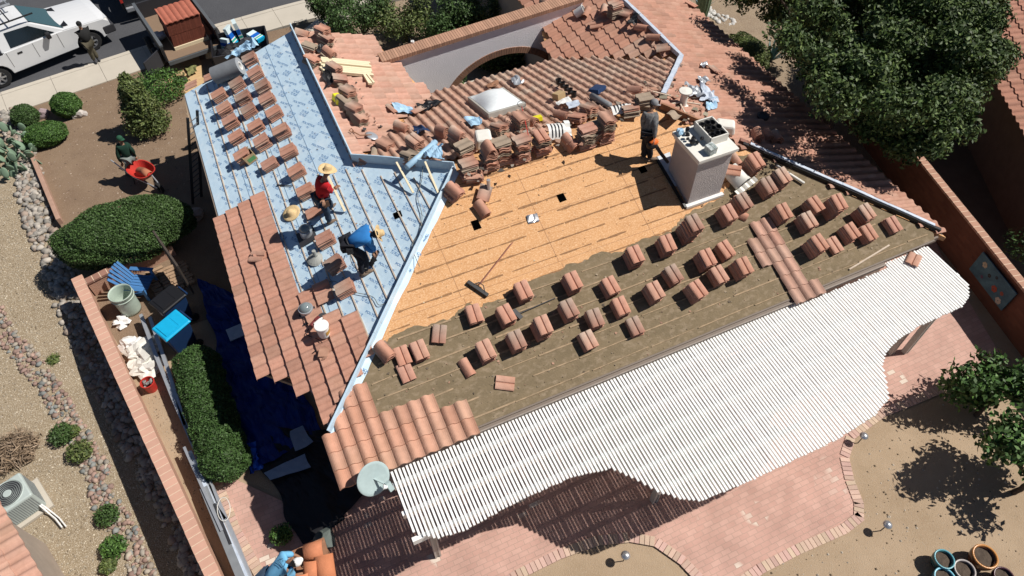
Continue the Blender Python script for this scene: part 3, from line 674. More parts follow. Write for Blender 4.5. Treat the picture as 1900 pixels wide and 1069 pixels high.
RS = [(668, 215, EP, 6, 20, [('g', 0), ('w', 0)], 'tile pile just below the square grey striped stack'), (612, 96, EP, 7, 30, [('g', 0), ('b', 0)], 'barrel topped pile directly left above the lumber'), (574, 84, EP, 5, 60, [('w', 0), ('g', 0)], 'small wavy pile against the flap above the low pile'), (640, 184, EP, 6, 25, [('g', 0)], 'grey tile pile beside the yellow-green case'), (758, 285, BP, 7, 15, [('w', 0), ('g', 0)], 'tile stack half behind the blue tube'), (820, 240, BP, 6, 20, [('b', 0)], 'barrel pile between blue sheet and skylight'), (860, 268, BP, 8, 10, [('w', 0), ('g', 90)], 'wavy stack just above the left end of boards'), (925, 232, BP, 6, 15, [('g', 0), ('w', 0)], 'tile pile under the lower edge of skylight'), (1108, 232, FP, 9, 90, [('s', 0), ('w', 90), ('g', 0)], 'stack squeezed between the two rightmost tall stacks'), (684, 296, EP, 5, 60, [('w', 0), ('b', 0)], 'low pile of wavy tiles left of the spade blade stack'), (700, 285, EP, 3, -20, [('g', 0)], 'flat scattered pile between flap corner and spade'), (738, 300, EP, 4, 40, [('w', 0), ('s', 30)], 'low tile pile tucked behind the flap corner'), (880, 322, FP, 5, 80, [('w', 0), ('s', 0)], 'low wavy tile pile between two tall ridge stacks'), (985, 222, BP, 3, 15, [('b', 0)], 'two barrel tiles lying above the yellow box'), (1070, 215, BP, 4, 30, [('w', 0)], 'low tile pile under the white papers'), (1170, 200, BP, 5, 70, [('g', 0), ('w', 0)], 'dark low pile between slatted vent and worker'),
  # ridge stacks: x, y(top), plane, n, yaw, segs
    (907, 274, FP, 13, 0, [(s_, 90), (w_, 0), (g_k, 90), (w_, 0), (b_, 0)], 'tall tile stack topped by barrel tiles on white sheet near ridge'),
    (931, 262, FP, 13, 0, [(s_, 90), (w_, 0), (g_k, 0), (w_, 0), (g_k, 90)], 'tall grey and red tile stack just right of the barrel-topped stack'),
    (967, 258, FP, 13, 0, [(s_, 90), (w_, 0), (g_k, 90), (w_, 0), (w_, 90)], 'tall tile stack at ridge below the skylight corner'),
    (1006, 250, FP, 11, 0, [(s_, 90), (w_, 0), (g_k, 90), (g_k, 0), (s_, 0)], 'tall tile stack left of the slatted white vent tile'),
    (1089, 236, FP, 12, 0, [(s_, 90), (g_k, 0), (g_k, 0), (s_, 90)], 'tall tile stack with broad reddish top right of barrel tiles'),
    (1127, 216, FP, 15, 0, [(s_, 90), (w_, 0), (g_k, 0), (w_, 0)], 'tallest wavy tile stack next to the worker with the blower'),
    (868, 302, FP, 9, 0, [(s_, 90), (w_, 0), (g_k, 90), (w_, 90)], 'tile stack at the left end of the bare boards'),
    (848, 246, BP, 10, 20, [(g_k, 0), (w_, 0), (b_, 0)], 'tall stack on tiles behind the blue sheet'),
    (966, 215, BP, 9, 10, [(w_, 0), (g_k, 0), (w_, 0)], 'tile stack leaned on by a red pole beside skylight'),
    (1042, 212, BP, 3, 20, [(b_, 0)], 'short pile of barrel tiles left of yellow block'),
    (1092, 197, BP, 6, 15, [(g_k, 0), (w_, 0), (w_, 0)], 'wide pile of tiles beneath the white papers'),
    (1058, 262, FP, 5, 15, [(b_, 0)], 'pile of shiny barrel tiles at edge of bare boards'),
    (843, 352, FP, 6, 20, [(s_, 90), (b_, 0)], 'barrel tile pile at the tip of the blue triangle'),
    (895, 387, FP, 3, 10, [(b_, 0)], 'pair of barrel tiles beside the left roof opening'),
    (714, 264, EP, 8, 30, [(w_, 0), (w_, 0)], 'stack of wavy tiles next to the spade'),
    (744, 233, EP, 8, 30, [(g_k, 0), (b_, 0)], 'stack capped with one barrel tile near torn blue paper'),
    (769, 257, BP, 8, 20, [(g_k, 0), (w_, 0), (s_, 0)], 'square reddish tile stack left of blue tube'),
    (597, 52, EP, 10, 30, [(g_k, 0), (w_, 0)], 'big tile heap at the top of the blue ridge flap'),
    (605, 68, EP, 7, 35, [(g_k, 0), (w_, 0)], 'tile heap just below the topmost heap beside blue flap'),
    (579, 108, EP, 5, 40, [(g_k, 0), (w_, 0)], 'low tile pile left of the fresh lumber'),
    (560, 60, EP, 3, 60, [(w_, 0), (b_, 0)], 'small pile of barrel tiles hugging the flap top'),
    (621, 122, EP, 7, 30, [(w_, 0), (w_, 0)], 'tile pile lying against the lumber'),
    (632, 144, EP, 6, 20, [(g_k, 0), (w_, 60)], 'tile pile just under the lumber ends'),
    (644, 166, EP, 9, 25, [(g_k, 0), (w_, 0)], 'tile pile above the dark striped stack by flap'),
    (656, 196, EP, 9, 30, [(g_k, 0), (g_k, 0), (w_, 0)], 'square grey striped tile stack beside the flap'),
    (1408, 247, RP, 4, -25, [(b_, 0)], 'left of three barrel tile piles on the shaded right roof'),
    (1427, 250, RP, 3, -25, [(b_, 0)], 'middle of three barrel tile piles on the right roof'),
    (1442, 252, RP, 3, -25, [(b_, 0)], 'right of three barrel tile piles on the right roof'),
    (1177, 166, BP, 3, 40, [(b_, 0)], 'barrel tile pile left of upside down tiles behind worker'),
    (1196, 180, BP, 8, 60, [(g_k, 0), (g_k, 20)], 'pile of dark upturned tiles just behind the worker'),
    (1012, 4, WP, 8, 10, [(g_k, 0), (b_, 0)], 'barrel tile pile on courtyard coping at photo top'),
    (1034, 8, WP, 6, 80, [(w_, 0)], 'flat tile pile beside barrel pile at photo top'),
    (1143, 6, WP, 10, 95, [(g_k, 0), (w_, 0)], 'tall dark pile beside the top ridge membrane'),
    (713, 650, FP, 6, 15, [(w_, 0), (b_, 0)], 'leaning barrel tile stack beside the left hip membrane'),
]
for x, y, pl, n, yaw, segs, lab in RS: stack(x, y, pl, n, yaw, 's', lab, 'tile piles around the ridge', segs=segs, level=n > 7)
# single loose tiles
for a in [(478, 476, LP, 55, 's', 'single loose tile lying askew on the laid left roof tiles', .11), (866, 683, FP, 8, 'b', 'single narrow barrel tile lying alone on brown felt', .03),
          (815, 620, FP, -25, 's', 'tilted tile beside a broken shard on brown felt', .08), (1371, 398, FP, 40, 'b', 'curved broken tile below the chimney on felt', .02), (1107, 46, WP, 60, 's', 'single tile on upper back roof near the membrane', .12),
          (730, 203, EP, 20, 'w', 'loose tile lying left of torn blue paper', .1), (1236, 197, RP, 60, 'b', 'barrel tile lying left of the cream vent pipe', .06), (1250, 215, RP, -60, 'g', 'dark tile stack remnant by the hip board', .1),
          (776, 206, BP, -60, 'w', 'loose tile over the dark scrap in the valley', .12), (1325, 130, RP, 10, 'w', 'small metal-grey tile in the tree shade on right roof', .08), (937, 711, FP, 60, 's', 'tile split in two lying near the lower felt edge', .03), (390, 142, LP, 80, 's', 'tile half hidden under the grey roll', .04),
          (355, 158, LP, 80, 's', 'tile overhanging the upper left eave corner', .05), (899, 359, FP, -35, 'w', 'leaning triangular tile beside the pipe on bare boards', .12), (945, 296, FP, 70, 'w', 'wavy tile on boards between two tall stacks', .05), (1287, 297-0, FP, 20, 'w', 'hidden tile behind the chimney', .03),
          (1363, 295, FP, 5, 'b', 'short barrel tile right of chimney cap', .05), (1695, 482, (2.62, 0, 0), -60, 's', 'single reddish tile resting on the white pergola slats', .0), (1283, 8, RP, 30, 's', 'stray tile at the top of right roof', .1), (1190, 52, WP, 35, 'b', 'barrel tile leaning at upper membrane bend', .14),
          (1213, 70, WP, 45, 'b', 'second barrel tile below the membrane bend', .14), (1231, 90, WP, 60, 'w', 'third cover tile beside the membrane peak', .14), (1160, 25, WP, 30, 'w', 'tilted tile beneath the tall dark pile', .14), (1120, 20, WP, -40, 'b', 'barrel tile right of paint pail at photo top', .14), (1088, 24, WP, -50, 'b', 'barrel tile just beside the paint pail', .12)]:
    loose(*a[:5], a[5], a[6])
bpy.data.objects.remove([o for o in bpy.data.objects if o.get('label') == 'hidden tile behind the chimney'][0])
# broken bits
def shards(name, label, pxpoly, pl, n, cols, smin, smax, seed, dz=.03):
    r = random.Random(seed); b = MB(); P = [on(x, y, pl) for x, y in pxpoly]; PP = [(p.x, p.y) for p in P]; xs = [p.x for p in P]; ys = [p.y for p in P]; k = 0
    while k < n:
        x = r.uniform(min(xs), max(xs)); y = r.uniform(min(ys), max(ys))
        if not inpoly(x, y, PP): continue
        k += 1; gq = r.uniform(.7, 1.15); b.c = tuple(v*gq for v in r.choice(cols)); s = smin*(smax/smin)**(r.random()**2.2); M = Matrix.Rotation(r.uniform(0, 6.3), 3, 'Z') @ Matrix.Rotation(r.uniform(-.3, .3), 3, 'X')
        V = [M @ Vector((s*r.uniform(.6, 1)*math.cos(t), s*r.uniform(.3, 1)*math.sin(t), 0))+Vector((x, y, pz(pl, x, y)+dz)) for t in (0, 1.6, 3.0, 4.6)]; b.poly(V, .012)
    return tag(b.build(name, M_attr, col=True), label, 'debris', kind='stuff')
FELTPX = [(700, 690), (780, 610), (900, 570), (1060, 500), (1250, 430), (1350, 330), (1420, 300), (1700, 430), (1500, 540), (900, 780), (720, 770)]
shards('felt_debris', 'small crumbs and chips scattered over the brown felt', FELTPX, FP, 900, [(.25, .18, .12), (.40, .24, .17), (.14, .11, .08), (.30, .24, .17)], .006, .05, 31, .022)
shards('tile_rubble', 'broken tile pieces and dark scraps along the ridge', [(850, 330), (890, 240), (1000, 240), (1150, 190), (1180, 215), (1120, 275), (1000, 290), (880, 350)], BP, 200, [(.35, .19, .13), (.08, .07, .06), (.28, .24, .2), (.4, .25, .18)], .015, .13, 32, .10)
shards('flap_rubble', 'broken tile pieces between blue flap and stacked tiles', [(560, 60), (620, 60), (700, 230), (830, 300), (700, 300), (650, 230)], EP, 110, [(.35, .19, .13), (.05, .05, .05), (.28, .24, .2), (.42, .25, .18)], .02, .16, 33, .12)
shards('peak_rubble', 'tile fragments and scraps round the worker on the right hip', [(1180, 150), (1240, 150), (1330, 210), (1300, 240), (1210, 210)], RP, 90, [(.35, .19, .13), (.3, .27, .2), (.42, .25, .18), (.12, .1, .08)], .03, .16, 34, .09)
shards('deck_litter', 'tiny dark chips and offcuts on the bare orange boards', [(850, 360), (1250, 220), (1260, 390), (1000, 500), (740, 590)], FP, 260, [(.12, .08, .05), (.35, .2, .12), (.6, .5, .35)], .005, .03, 36, .008)
shards('membrane_litter', 'small wood and tile crumbs on the blue underlayment', [(380, 180), (530, 70), (640, 300), (780, 340), (660, 560), (560, 480)], LP, 240, [(.35, .22, .15), (.6, .5, .4), (.12, .1, .08)], .005, .028, 37, .012)
shards('chimney_rubble', 'mortar lumps and chips right of the chimney', [(1340, 330), (1400, 290), (1440, 340), (1390, 380), (1340, 390)], FP, 130, [(.35, .22, .16), (.3, .27, .2), (.2, .16, .12)], .015, .1, 35, .03)

# ---------------------------------------------------------------- pergola
outl = [(.05, 5.25), (.08, 5.1), (.29, 4.88), (.55, 4.68), (1.08, 4.60), (2.26, 4.70), (3.46, 4.70), (4.26, 4.54), (4.56, 4.20), (4.85, 3.76), (5.21, 3.41), (5.57, 3.20), (6.84, 3.14), (8.89, 3.14), (10.0, 3.25), (10.54, 3.43), (10.82, 3.82), (11.02, 4.16), (11.32, 4.37), (11.8, 4.53), (12.53, 4.62), (13.87, 4.62), (14.30, 4.80), (14.5, 5.02), (14.58, 5.15), (14.7, 5.3)]
def ybot(x): return float(np.interp(x, [p[0] for p in outl], [p[1] for p in outl]))
PG = thing('pergola', 'white slatted patio pergola with wavy front edge along the house', 'pergola', (7.3, 4.8, 0))
PI = Matrix.Translation(Vector((-7.3, -4.8, 0)))
def pg(b, name, m=None, **k): b.V = [v-Vector((7.3, 4.8, 0)) for v in b.V]; return b.build(name, m or M_perg, PG, **k)
x = .20; bats = []; pr = random.Random(9)
while x < 14.58:
    yt = 6.32 if x < 2.15 else (6.40 if x < 10.4 else (6.28 if x < 13.15 else 6.43)); bats.append((x, ybot(x)+pr.uniform(-.012, .012), yt+pr.uniform(-.02, .02))); x += .0795
rest = MB(); bz = 2.56
big = sorted(range(len(bats)), key=lambda i: -(bats[i][2]-bats[i][1]))[:100]; big = set(big)
for i, (x, y0, y1) in enumerate(bats):
    j = pr.uniform(-.004, .004)
    if i in big: pg(MB().bar((x+j, y0, bz), (x+pr.uniform(-.004, .004), y1, bz), .046, .040), 'slat')
    else: rest.bar((x+j, y0, bz), (x, y1, bz), .046, .040)
tag(pg(rest, 'short_slat'), kind='stuff')
for (y, x0, x1) in ((6.05, .14, 14.5), (5.42, .11, 14.6), (4.86, .12, 14.3), (4.28, 4.62, 10.95), (3.76, 4.95, 10.6)):
    pg(MB().bar((x0, y, 2.44), (x1, y, 2.44), .09, .19), 'beam')
for (x, y) in (tuple(at(812, 1030)[:2]), tuple(at(1212, 930)[:2]), tuple(at(1650, 656)[:2]), (8, 3.95), (13.9, 5.0)):
    pg(MB().box((x-.05, y, 1.17), (.04, .14, 2.34)).box((x+.05, y, 1.17), (.04, .14, 2.34)).box((x, y, 1.1), (.06, .09, 2.2)), 'post', plain('post_paint', (.50, .48, .43), .6))

# satellite dish
D = at(692, 888, 2.95); dn = (-ray(692, 888).normalized()*math.cos(R(38))+math.sin(R(38))*(_r*.75-_up*.65)).normalized()
dd = thing('satellite_dish', 'pale blue-green satellite dish mounted at the roof corner above pergola', 'dish', D)
Mq = dn.to_track_quat('Z', 'Y').to_matrix(); b = MB(); b.lathe([(0, 0), (.10, .002), (.2, .007), (.3, .016), (.37, .025), (.38, .018), (.3, .004), (.2, -.006), (0, -.02)], (0, 0, 0), 36, Mq, sx=.92); b.build('reflector', M_dish, dd, smooth=True)
b = MB(); tip = at(723, 902, 2.9)-D; b.bar(Mq @ Vector((0, 0, -.05)), tip, .035, .035); b.box(tip, (.10, .22, .07), Mq); b.build('arm', M_dish, dd)
MB().tube([tip+Vector((-.05, -.02, .05)), tip+Vector((-.12, .0, .08))], [.035, .05], 10).build('receiver', M_white, dd)
MB().tube([Mq @ Vector((0, 0, -.03)), Vector((.05, .12, -.15)), Vector((.05, .25, -.35))], .022, 8).build('mast', M_dish, dd)
# ---------------------------------------------------------------- people
def skin_chain(name, verts, edges, rad, mats, parent=None, sub=1, root=0):
    me = bpy.data.meshes.new(name); me.from_pydata([tuple(v) for v in verts], edges, []); o = bpy.data.objects.new(name, me); COL.objects.link(o)
    md = o.modifiers.new('skin', 'SKIN'); sv = me.skin_vertices[0].data if me.skin_vertices else None
    if sv is None:
        bm = bmesh.new(); bm.from_mesh(me); bm.verts.layers.skin.verify(); bm.to_mesh(me); bm.free(); sv = me.skin_vertices[0].data
    for i, r in enumerate(rad):
        sv[i].radius = (r, r) if not isinstance(r, tuple) else r; sv[i].use_root = (i == root)
    md.use_smooth_shade = True; s = o.modifiers.new('s', 'SUBSURF'); s.levels = sub; s.render_levels = sub
    bpy.context.view_layer.update(); ev = o.evaluated_get(bpy.context.evaluated_depsgraph_get()); m2 = bpy.data.meshes.new_from_object(ev)
    V = [v.co.copy() for v in m2.vertices]; F = [tuple(p.vertices) for p in m2.polygons]; bpy.data.objects.remove(o); bpy.data.meshes.remove(me); bpy.data.meshes.remove(m2); return V, F
def person(label, J, face, shirt, trouser, shoe, head_up=(0, 0, 1), hat=None, toes=None, base=None, sleeves=True, belt=None):
    """J: world joints; face: horizontal facing direction"""
    f = Vector(face).normalized(); s = Vector((f.y, -f.x, 0))            # s = the figure's right
    base = base or (J['anL']+J['anR'])/2
    T = thing('person', label, 'person', base); W = Vector(base)
    up = (J['neck']-J['pelvis']).normalized(); J = dict(J)
    J.setdefault('hipL', J['pelvis']-s*.10-up*.04); J.setdefault('hipR', J['pelvis']+s*.10-up*.04)
    J.setdefault('shL', J['neck']-s*.20-up*.06); J.setdefault('shR', J['neck']+s*.20-up*.06)
    waist = J['pelvis'].lerp(J['neck'], .32); chest = J['pelvis'].lerp(J['neck'], .72)
    L = lambda v: v-W
    hd = J['head']; names = ['pelvis', 'waist', 'chest', 'neck', 'hb', 'shL', 'elL', 'haL', 'shR', 'elR', 'haR', 'hipL', 'knL', 'anL', 'hipR', 'knR', 'anR']
    P = dict(J); P['waist'] = waist; P['chest'] = chest; P['hb'] = hd-(hd-J['neck'])*.25
    rad = dict(pelvis=.10, waist=.095, chest=.11, neck=.055, hb=.06, shL=.050, elL=.038, haL=.028, shR=.050, elR=.038, haR=.028, hipL=.075, knL=.052, anL=.038, hipR=.075, knR=.052, anR=.038)
    E_ = [('pelvis', 'waist'), ('waist', 'chest'), ('chest', 'neck'), ('neck', 'hb'), ('chest', 'shL'), ('shL', 'elL'), ('elL', 'haL'), ('chest', 'shR'), ('shR', 'elR'), ('elR', 'haR'), ('pelvis', 'hipL'), ('hipL', 'knL'), ('knL', 'anL'), ('pelvis', 'hipR'), ('hipR', 'knR'), ('knR', 'anR')]
    ix = {n: i for i, n in enumerate(names)}
    V, F = skin_chain('b', [L(P[n]) for n in names], [(ix[a], ix[b]) for a, b in E_], [rad[n] for n in names], None)
    B = MB(); B.add(V, F)
    # head with brow, nose, ears, chin
    hu = (hd-J['neck']).normalized().lerp(Vector(head_up), .5).normalized(); hf = (f-hu*f.dot(hu)).normalized(); hs = hf.cross(hu)
    HM = Matrix((hs, hf, hu)).transposed(); h0 = L(hd)
    bm = bmesh.new(); bmesh.ops.create_uvsphere(bm, u_segments=20, v_segments=14, radius=1); VV = []
    for v in bm.verts:
        p = v.co; x, y, z = p.x*.076, p.y*.095, p.z*.118
        if z < 0: x *= 1+z*2.2; y *= 1+z*1.0
        if y > .07 and abs(x) < .02 and -.04 < z < .02: y += .022
        if y > .06 and .012 < z < .035 and .015 < abs(x) < .05: y -= .010
        VV.append(HM @ Vector((x, y, z))+h0)
    B.add(VV, [tuple(v.index for v in q.verts) for q in bm.faces]); bm.free()
    for sx in (-1, 1): B.ico(h0+HM @ Vector((sx*.078, -.005, -.005)), .022, 1, sq=(.4, .8, 1.2), M=HM)
    B.ico(h0+HM @ Vector((0, .100, -.012)), .014, 1, sq=(.8, 1, 1.4), M=HM)
    # hands
    for q in 'LR':
        wv = L(P['ha'+q]); d = (P['ha'+q]-P['el'+q]).normalized(); a = d.cross(up).normalized() if abs(d.dot(up)) < .95 else s; n_ = a.cross(d)
        c = wv+d*.045; B.box(c, (.078, .095, .028), Matrix((a, d, n_)).transposed(), taper=.85)
        for k in range(4):
            r0 = c+d*.04+a*(.03-.02*k); ln = (.062, .07, .066, .05)[k]; B.tube([r0, r0+d*ln*.45+n_*-.008, r0+d*ln*.8-n_*.028, r0+d*ln*.8-n_*.05], [.010, .0095, .009, .007], 6)
        r0 = wv+d*.02+a*.036; B.tube([r0, r0+a*.03+d*.02, r0+a*.035+d*.05-n_*.015], [.012, .011, .008], 6)
    B.build('body', M_skin, T, smooth=True)
    eye = MB()
    for sx in (-1, 1): eye.ico(h0+HM @ Vector((sx*.03, .082, .02)), .010, 1)
    eye.ico(h0+HM @ Vector((0, .086, -.055)), .016, 1, sq=(1.3, .5, .35), M=HM); eye.build('eyes_and_mouth', plain('eye_dark', (.03, .015, .012), .4) if 'eye_dark' not in MATS else MATS['eye_dark'], T)
    # shirt and trousers
    nm = ['pelvis', 'waist', 'chest', 'neck', 'shL', 'elL', 'haL', 'shR', 'elR', 'haR']; rr_ = dict(pelvis=.155, waist=.165, chest=.19, neck=.075, shL=.095, elL=.072, haL=.050, shR=.095, elR=.072, haR=.050)
    PP = {n: L(P[n]) for n in nm}; PP['neck'] = PP['neck']-up*.015
    if not sleeves:
        for q in 'LR': PP['ha'+q] = PP['sh'+q].lerp(PP['el'+q], .85); PP['el'+q] = PP['sh'+q].lerp(PP['el'+q], .5); rr_['ha'+q] = .066
    else:
        for q in 'LR': PP['ha'+q] = PP['el'+q].lerp(PP['ha'+q], .92)
    e1 = [('pelvis', 'waist'), ('waist', 'chest'), ('chest', 'neck'), ('chest', 'shL'), ('shL', 'elL'), ('elL', 'haL'), ('chest', 'shR'), ('shR', 'elR'), ('elR', 'haR')]; i1 = {n: i for i, n in enumerate(nm)}
    V, F = skin_chain('s', [PP[n] for n in nm], [(i1[a], i1[b]) for a, b in e1], [rr_[n] for n in nm], None, 2); q = MB(); q.add([v+Vector((noise.noise(v*11), noise.noise(v*11+Vector((5, 0, 0))), noise.noise(v*11+Vector((0, 7, 0)))))*.022 for v in V], F); q.build('shirt', shirt, T, smooth=True)
    nm = ['pelvis', 'hipL', 'knL', 'anL', 'hipR', 'knR', 'anR']; rr_ = dict(pelvis=.16, hipL=.125, knL=.095, anL=.078, hipR=.125, knR=.095, anR=.078); i1 = {n: i for i, n in enumerate(nm)}
    V, F = skin_chain('t', [L(P[n]) for n in nm], [(0, 1), (1, 2), (2, 3), (0, 4), (4, 5), (5, 6)], [rr_[n] for n in nm], None); q = MB(); q.add([v+Vector((noise.noise(v*12), noise.noise(v*12+Vector((5, 0, 0))), noise.noise(v*12+Vector((0, 7, 0)))))*.028 for v in V], F); q.build('trousers', trouser, T, smooth=True)
    for q, tv in zip('LR', toes or (f, f)):
        tv = Vector(tv).normalized(); a = L(P['an'+q]); sh = MB(); z0 = -.07
        sd = Vector((tv.y, -tv.x, 0)); M = Matrix((sd, tv, Vector((0, 0, 1)))).transposed()
        sh.ico(a+tv*.05+Vector((0, 0, -.035)), 1, 2, sq=(.050, .145, .048), M=M); sh.ico(a+Vector((0, 0, .0)), 1, 2, sq=(.052, .062, .07), M=M); sh.build('shoe', shoe, T, smooth=True)
    if belt:
        bb_ = MB(); c0 = L(J['pelvis'].lerp(J['neck'], .10)); x_ = up.orthogonal().normalized(); y_ = up.cross(x_); bb_.tube([c0+x_*.17*math.cos(a)+y_*.17*math.sin(a) for a in [i*math.pi/8 for i in range(17)]], .022, 6)
        for sg in (-1, 1): bb_.box(c0+s*.19*sg-up*.09, (.10, .14, .17), Matrix((s, f, s.cross(f))).transposed())
        bb_.build('tool_belt', belt, T, bevel=.01)
    # hair
    hb = MB(); hb.ico(h0+HM @ Vector((0, -.016, .022)), 1, 2, sq=(.083, .095, .108), M=HM); hb.build('hair', M_hair, T, smooth=True)
    if hat:
        kind, m, tilt = hat; ax = (hu+Vector(tilt)).normalized(); x = ax.orthogonal().normalized(); x = (hf-ax*hf.dot(ax)).normalized(); HT = Matrix((x, ax.cross(x), ax)).transposed(); hb = MB(); c = h0+ax*.05
        if kind == 'straw':
            n = 32; prof = [(.0, .135), (.05, .138), (.075, .125), (.088, .06), (.098, .0), (.15, -.006), (.205, .006), (.207, .0), (.15, -.014), (.095, -.01)]
            V = []; m_ = len(prof)
            for k in range(n):
                a = 2*math.pi*k/n
                for r_, z_ in prof: V.append(HT @ Vector((r_*math.cos(a)*1.05, r_*math.sin(a)*(.92), z_+(.045*math.sin(a)**2*(r_/.2)**2 if r_ > .1 else 0)))+c)
            hb.add(V, [(k*m_+i, ((k+1) % n)*m_+i, ((k+1) % n)*m_+i+1, k*m_+i+1) for k in range(n) for i in range(m_-1)])
        else:
            hb.lathe([(0, .085), (.05, .078), (.082, .045), (.093, 0), (.090, -.03)], c, 20, HT, sx=1.05)
            V = []
            for k in range(9):
                a = math.pi*(k/8-.5)*.9
                for r_ in (.085, .165): V.append(HT @ Vector((r_*math.cos(a), .07*math.sin(a)*1.1, -.012-(r_-.085)*.15))+c)
            hb.add(V, [(2*i, 2*i+1, 2*i+3, 2*i+2) for i in range(8)])
        hb.build('hat', m, T, smooth=True)
    return T
def zb(x, y, pl): return on(x, y, pl).z
def JJ(z, **k): return {n: at(x, y, z+h) for n, (x, y, h) in k.items()}
M_shred = mat('shirt_red', (.50, .015, .02), (.40, .01, .015), scale=5, rough=.9); M_shblue = mat('shirt_blue', (.03, .20, .52), (.022, .15, .42), scale=5, rough=.9)
M_shgrey = mat('shirt_camo', (.20, .20, .20), (.05, .05, .055), scale=14, rough=.9); M_shgreen = mat('shirt_green', (.012, .045, .03), (.008, .03, .02), scale=5, rough=.9)
M_shblk = mat('shirt_black', (.018, .018, .018), scale=5, rough=.9); M_shsky = mat('shirt_sky', (.18, .47, .72), (.14, .40, .64), scale=5, rough=.9)
M_jean = mat('jeans', (.035, .06, .10), (.02, .035, .06), scale=9, rough=.9); M_tblk = mat('trousers_black', (.014, .015, .022), scale=9, rough=.9); M_tol = mat('trousers_olive', (.085, .075, .05), scale=6, rough=.9); M_tgr = mat('trousers_grey', (.20, .23, .22), scale=6, rough=.9)
M_leather = mat('leather', (.09, .045, .025), scale=9, rough=.7); M_boot = plain('boot_tan', (.17, .12, .085), .8); M_shoed = plain('shoe_dark', (.05, .05, .055), .7)
z = zb(613, 414, LP)+.08
person('worker in red long sleeved shirt and straw hat standing on blue underlayment holding laths', JJ(z, anL=(611, 411, 0), anR=(614, 383, .03), knL=(605, 388, .46), knR=(608, 372, .52), pelvis=(597, 367, .88), neck=(601, 334, 1.38), head=(607, 319, 1.56), elR=(612, 356, 1.08), haR=(620, 350, 1.12), elL=(594, 352, 1.12), haL=(599, 371, 1.02)), (1, .25, 0), M_shred, M_jean, M_boot, hat=('straw', M_straw, (.1, -.05, 0)), toes=((1, .15, 0), (.9, .4, 0)), belt=M_leather)
z = zb(680, 511, LP)+.08
person('stooping worker in bright blue shirt and straw hat nailing on blue underlayment', JJ(z, anL=(673, 508, 0), anR=(679, 503, .02), knL=(668, 478, .45), knR=(676, 474, .47), pelvis=(648, 452, .86), neck=(685, 432, 1.12), head=(697, 435, 1.12), elR=(690, 458, .82), haR=(697, 466, .62), elL=(680, 460, .8), haL=(692, 470, .6)), (1, -.1, 0), M_shblue, M_tblk, M_boot, hat=('straw', M_straw, (.9, .1, -.4)), toes=((1, .1, 0), (1, -.1, 0)), belt=M_black)
z = zb(1203, 296, FP)+.08
person('worker in mottled grey shirt and dark trousers with leaf blower beside the chimney', JJ(z, anL=(1194, 291, 0), anR=(1206, 293, 0), knL=(1197, 268, .46), knR=(1205, 268, .46), pelvis=(1202, 243, .92), neck=(1207, 207, 1.42), head=(1213, 194, 1.56), shR=(1213, 214, 1.36), elR=(1216, 238, 1.1), haR=(1214, 258, .86), shL=(1197, 213, 1.36), elL=(1192, 230, 1.1), haL=(1198, 243, 1.0)), (.8, -.6, 0), M_shgrey, M_tblk, M_boot, hat=('cap', mat('cap_grey', (.25, .25, .26), scale=6), (0, 0, 0)), toes=((.4, -.9, 0), (.9, -.4, 0)))
person('worker in dark green hooded top and green cap pushing the red wheelbarrow', JJ(.08, anL=(236, 322, 0), anR=(248, 316, 0), knL=(237, 306, .48), knR=(247, 300, .48), pelvis=(236, 291, .90), neck=(227, 268, 1.38), head=(223, 259, 1.56), shL=(218, 272, 1.34), elL=(219, 288, 1.08), haL=(226, 303, .74), shR=(236, 268, 1.34), elR=(246, 280, 1.08), haR=(251, 292, .74)), (.75, -.65, 0), M_shgreen, M_tgr, M_shoed, hat=('cap', mat('cap_green', (.02, .09, .05), scale=6), (0, 0, 0)))
person('man in black shirt and cap leaning on the white pickup with crossed arms', JJ(.05, anL=(175, 112, .08), anR=(181, 108, .08), knL=(167, 96, .45), knR=(171, 92, .46), pelvis=(162, 79, .86), neck=(150, 54, 1.36), head=(147, 46, 1.56), elL=(146, 68, 1.1), haL=(156, 66, 1.12), elR=(164, 64, 1.1), haR=(154, 66, 1.1)), (.35, -.95, 0), M_shblk, M_tol, M_shoed, hat=('cap', M_shblk, (0, 0, 0)))
pm = person('bending man in sky blue printed shirt and white cap at bottom edge of photo', JJ(.1, anL=(478, 1118, 0), anR=(492, 1150, 0), knL=(478, 1105, .5), knR=(496, 1135, .5), pelvis=(497, 1074, .98), neck=(534, 1042, 1.42), head=(549, 1044, 1.50), elL=(560, 1010, 1.1) if 0 else (548, 1030, 1.12), haL=(566, 1040, .9), elR=(546, 1068, 1.1), haR=(570, 1062, .9)), (.95, .1, 0), M_shsky, M_jean, M_shoed, hat=('cap', M_white, (.35, 0, 0)), sleeves=False)
# print on the back of the shirt: a mountain outline over two short lines
lg = MB(); c = at(524, 1042, 1.56)-pm.location; M = Matrix.Rotation(R(20), 3, 'Z')
for a, b_ in (((-.09, -.03), (-.03, .05)), ((-.03, .05), (.0, .01)), ((.0, .01), (.04, .06)), ((.04, .06), (.10, -.03)), ((-.09, -.05), (.10, -.05)), ((-.07, -.075), (.08, -.075))): lg.bar(c+M @ Vector((a[1], -a[0], 0)), c+M @ Vector((b_[1], -b_[0], 0)), .009, .004)
lg.build('shirt_print', M_jean, pm)

# ---------------------------------------------------------------- things on the roof
def single(mb, name, m, label, cat, **k): return tag(mb.build(name, m, **k), label, cat, k.get('group'))
def T0(name, label, cat, p, **k): return thing(name, label, cat, p, **k)
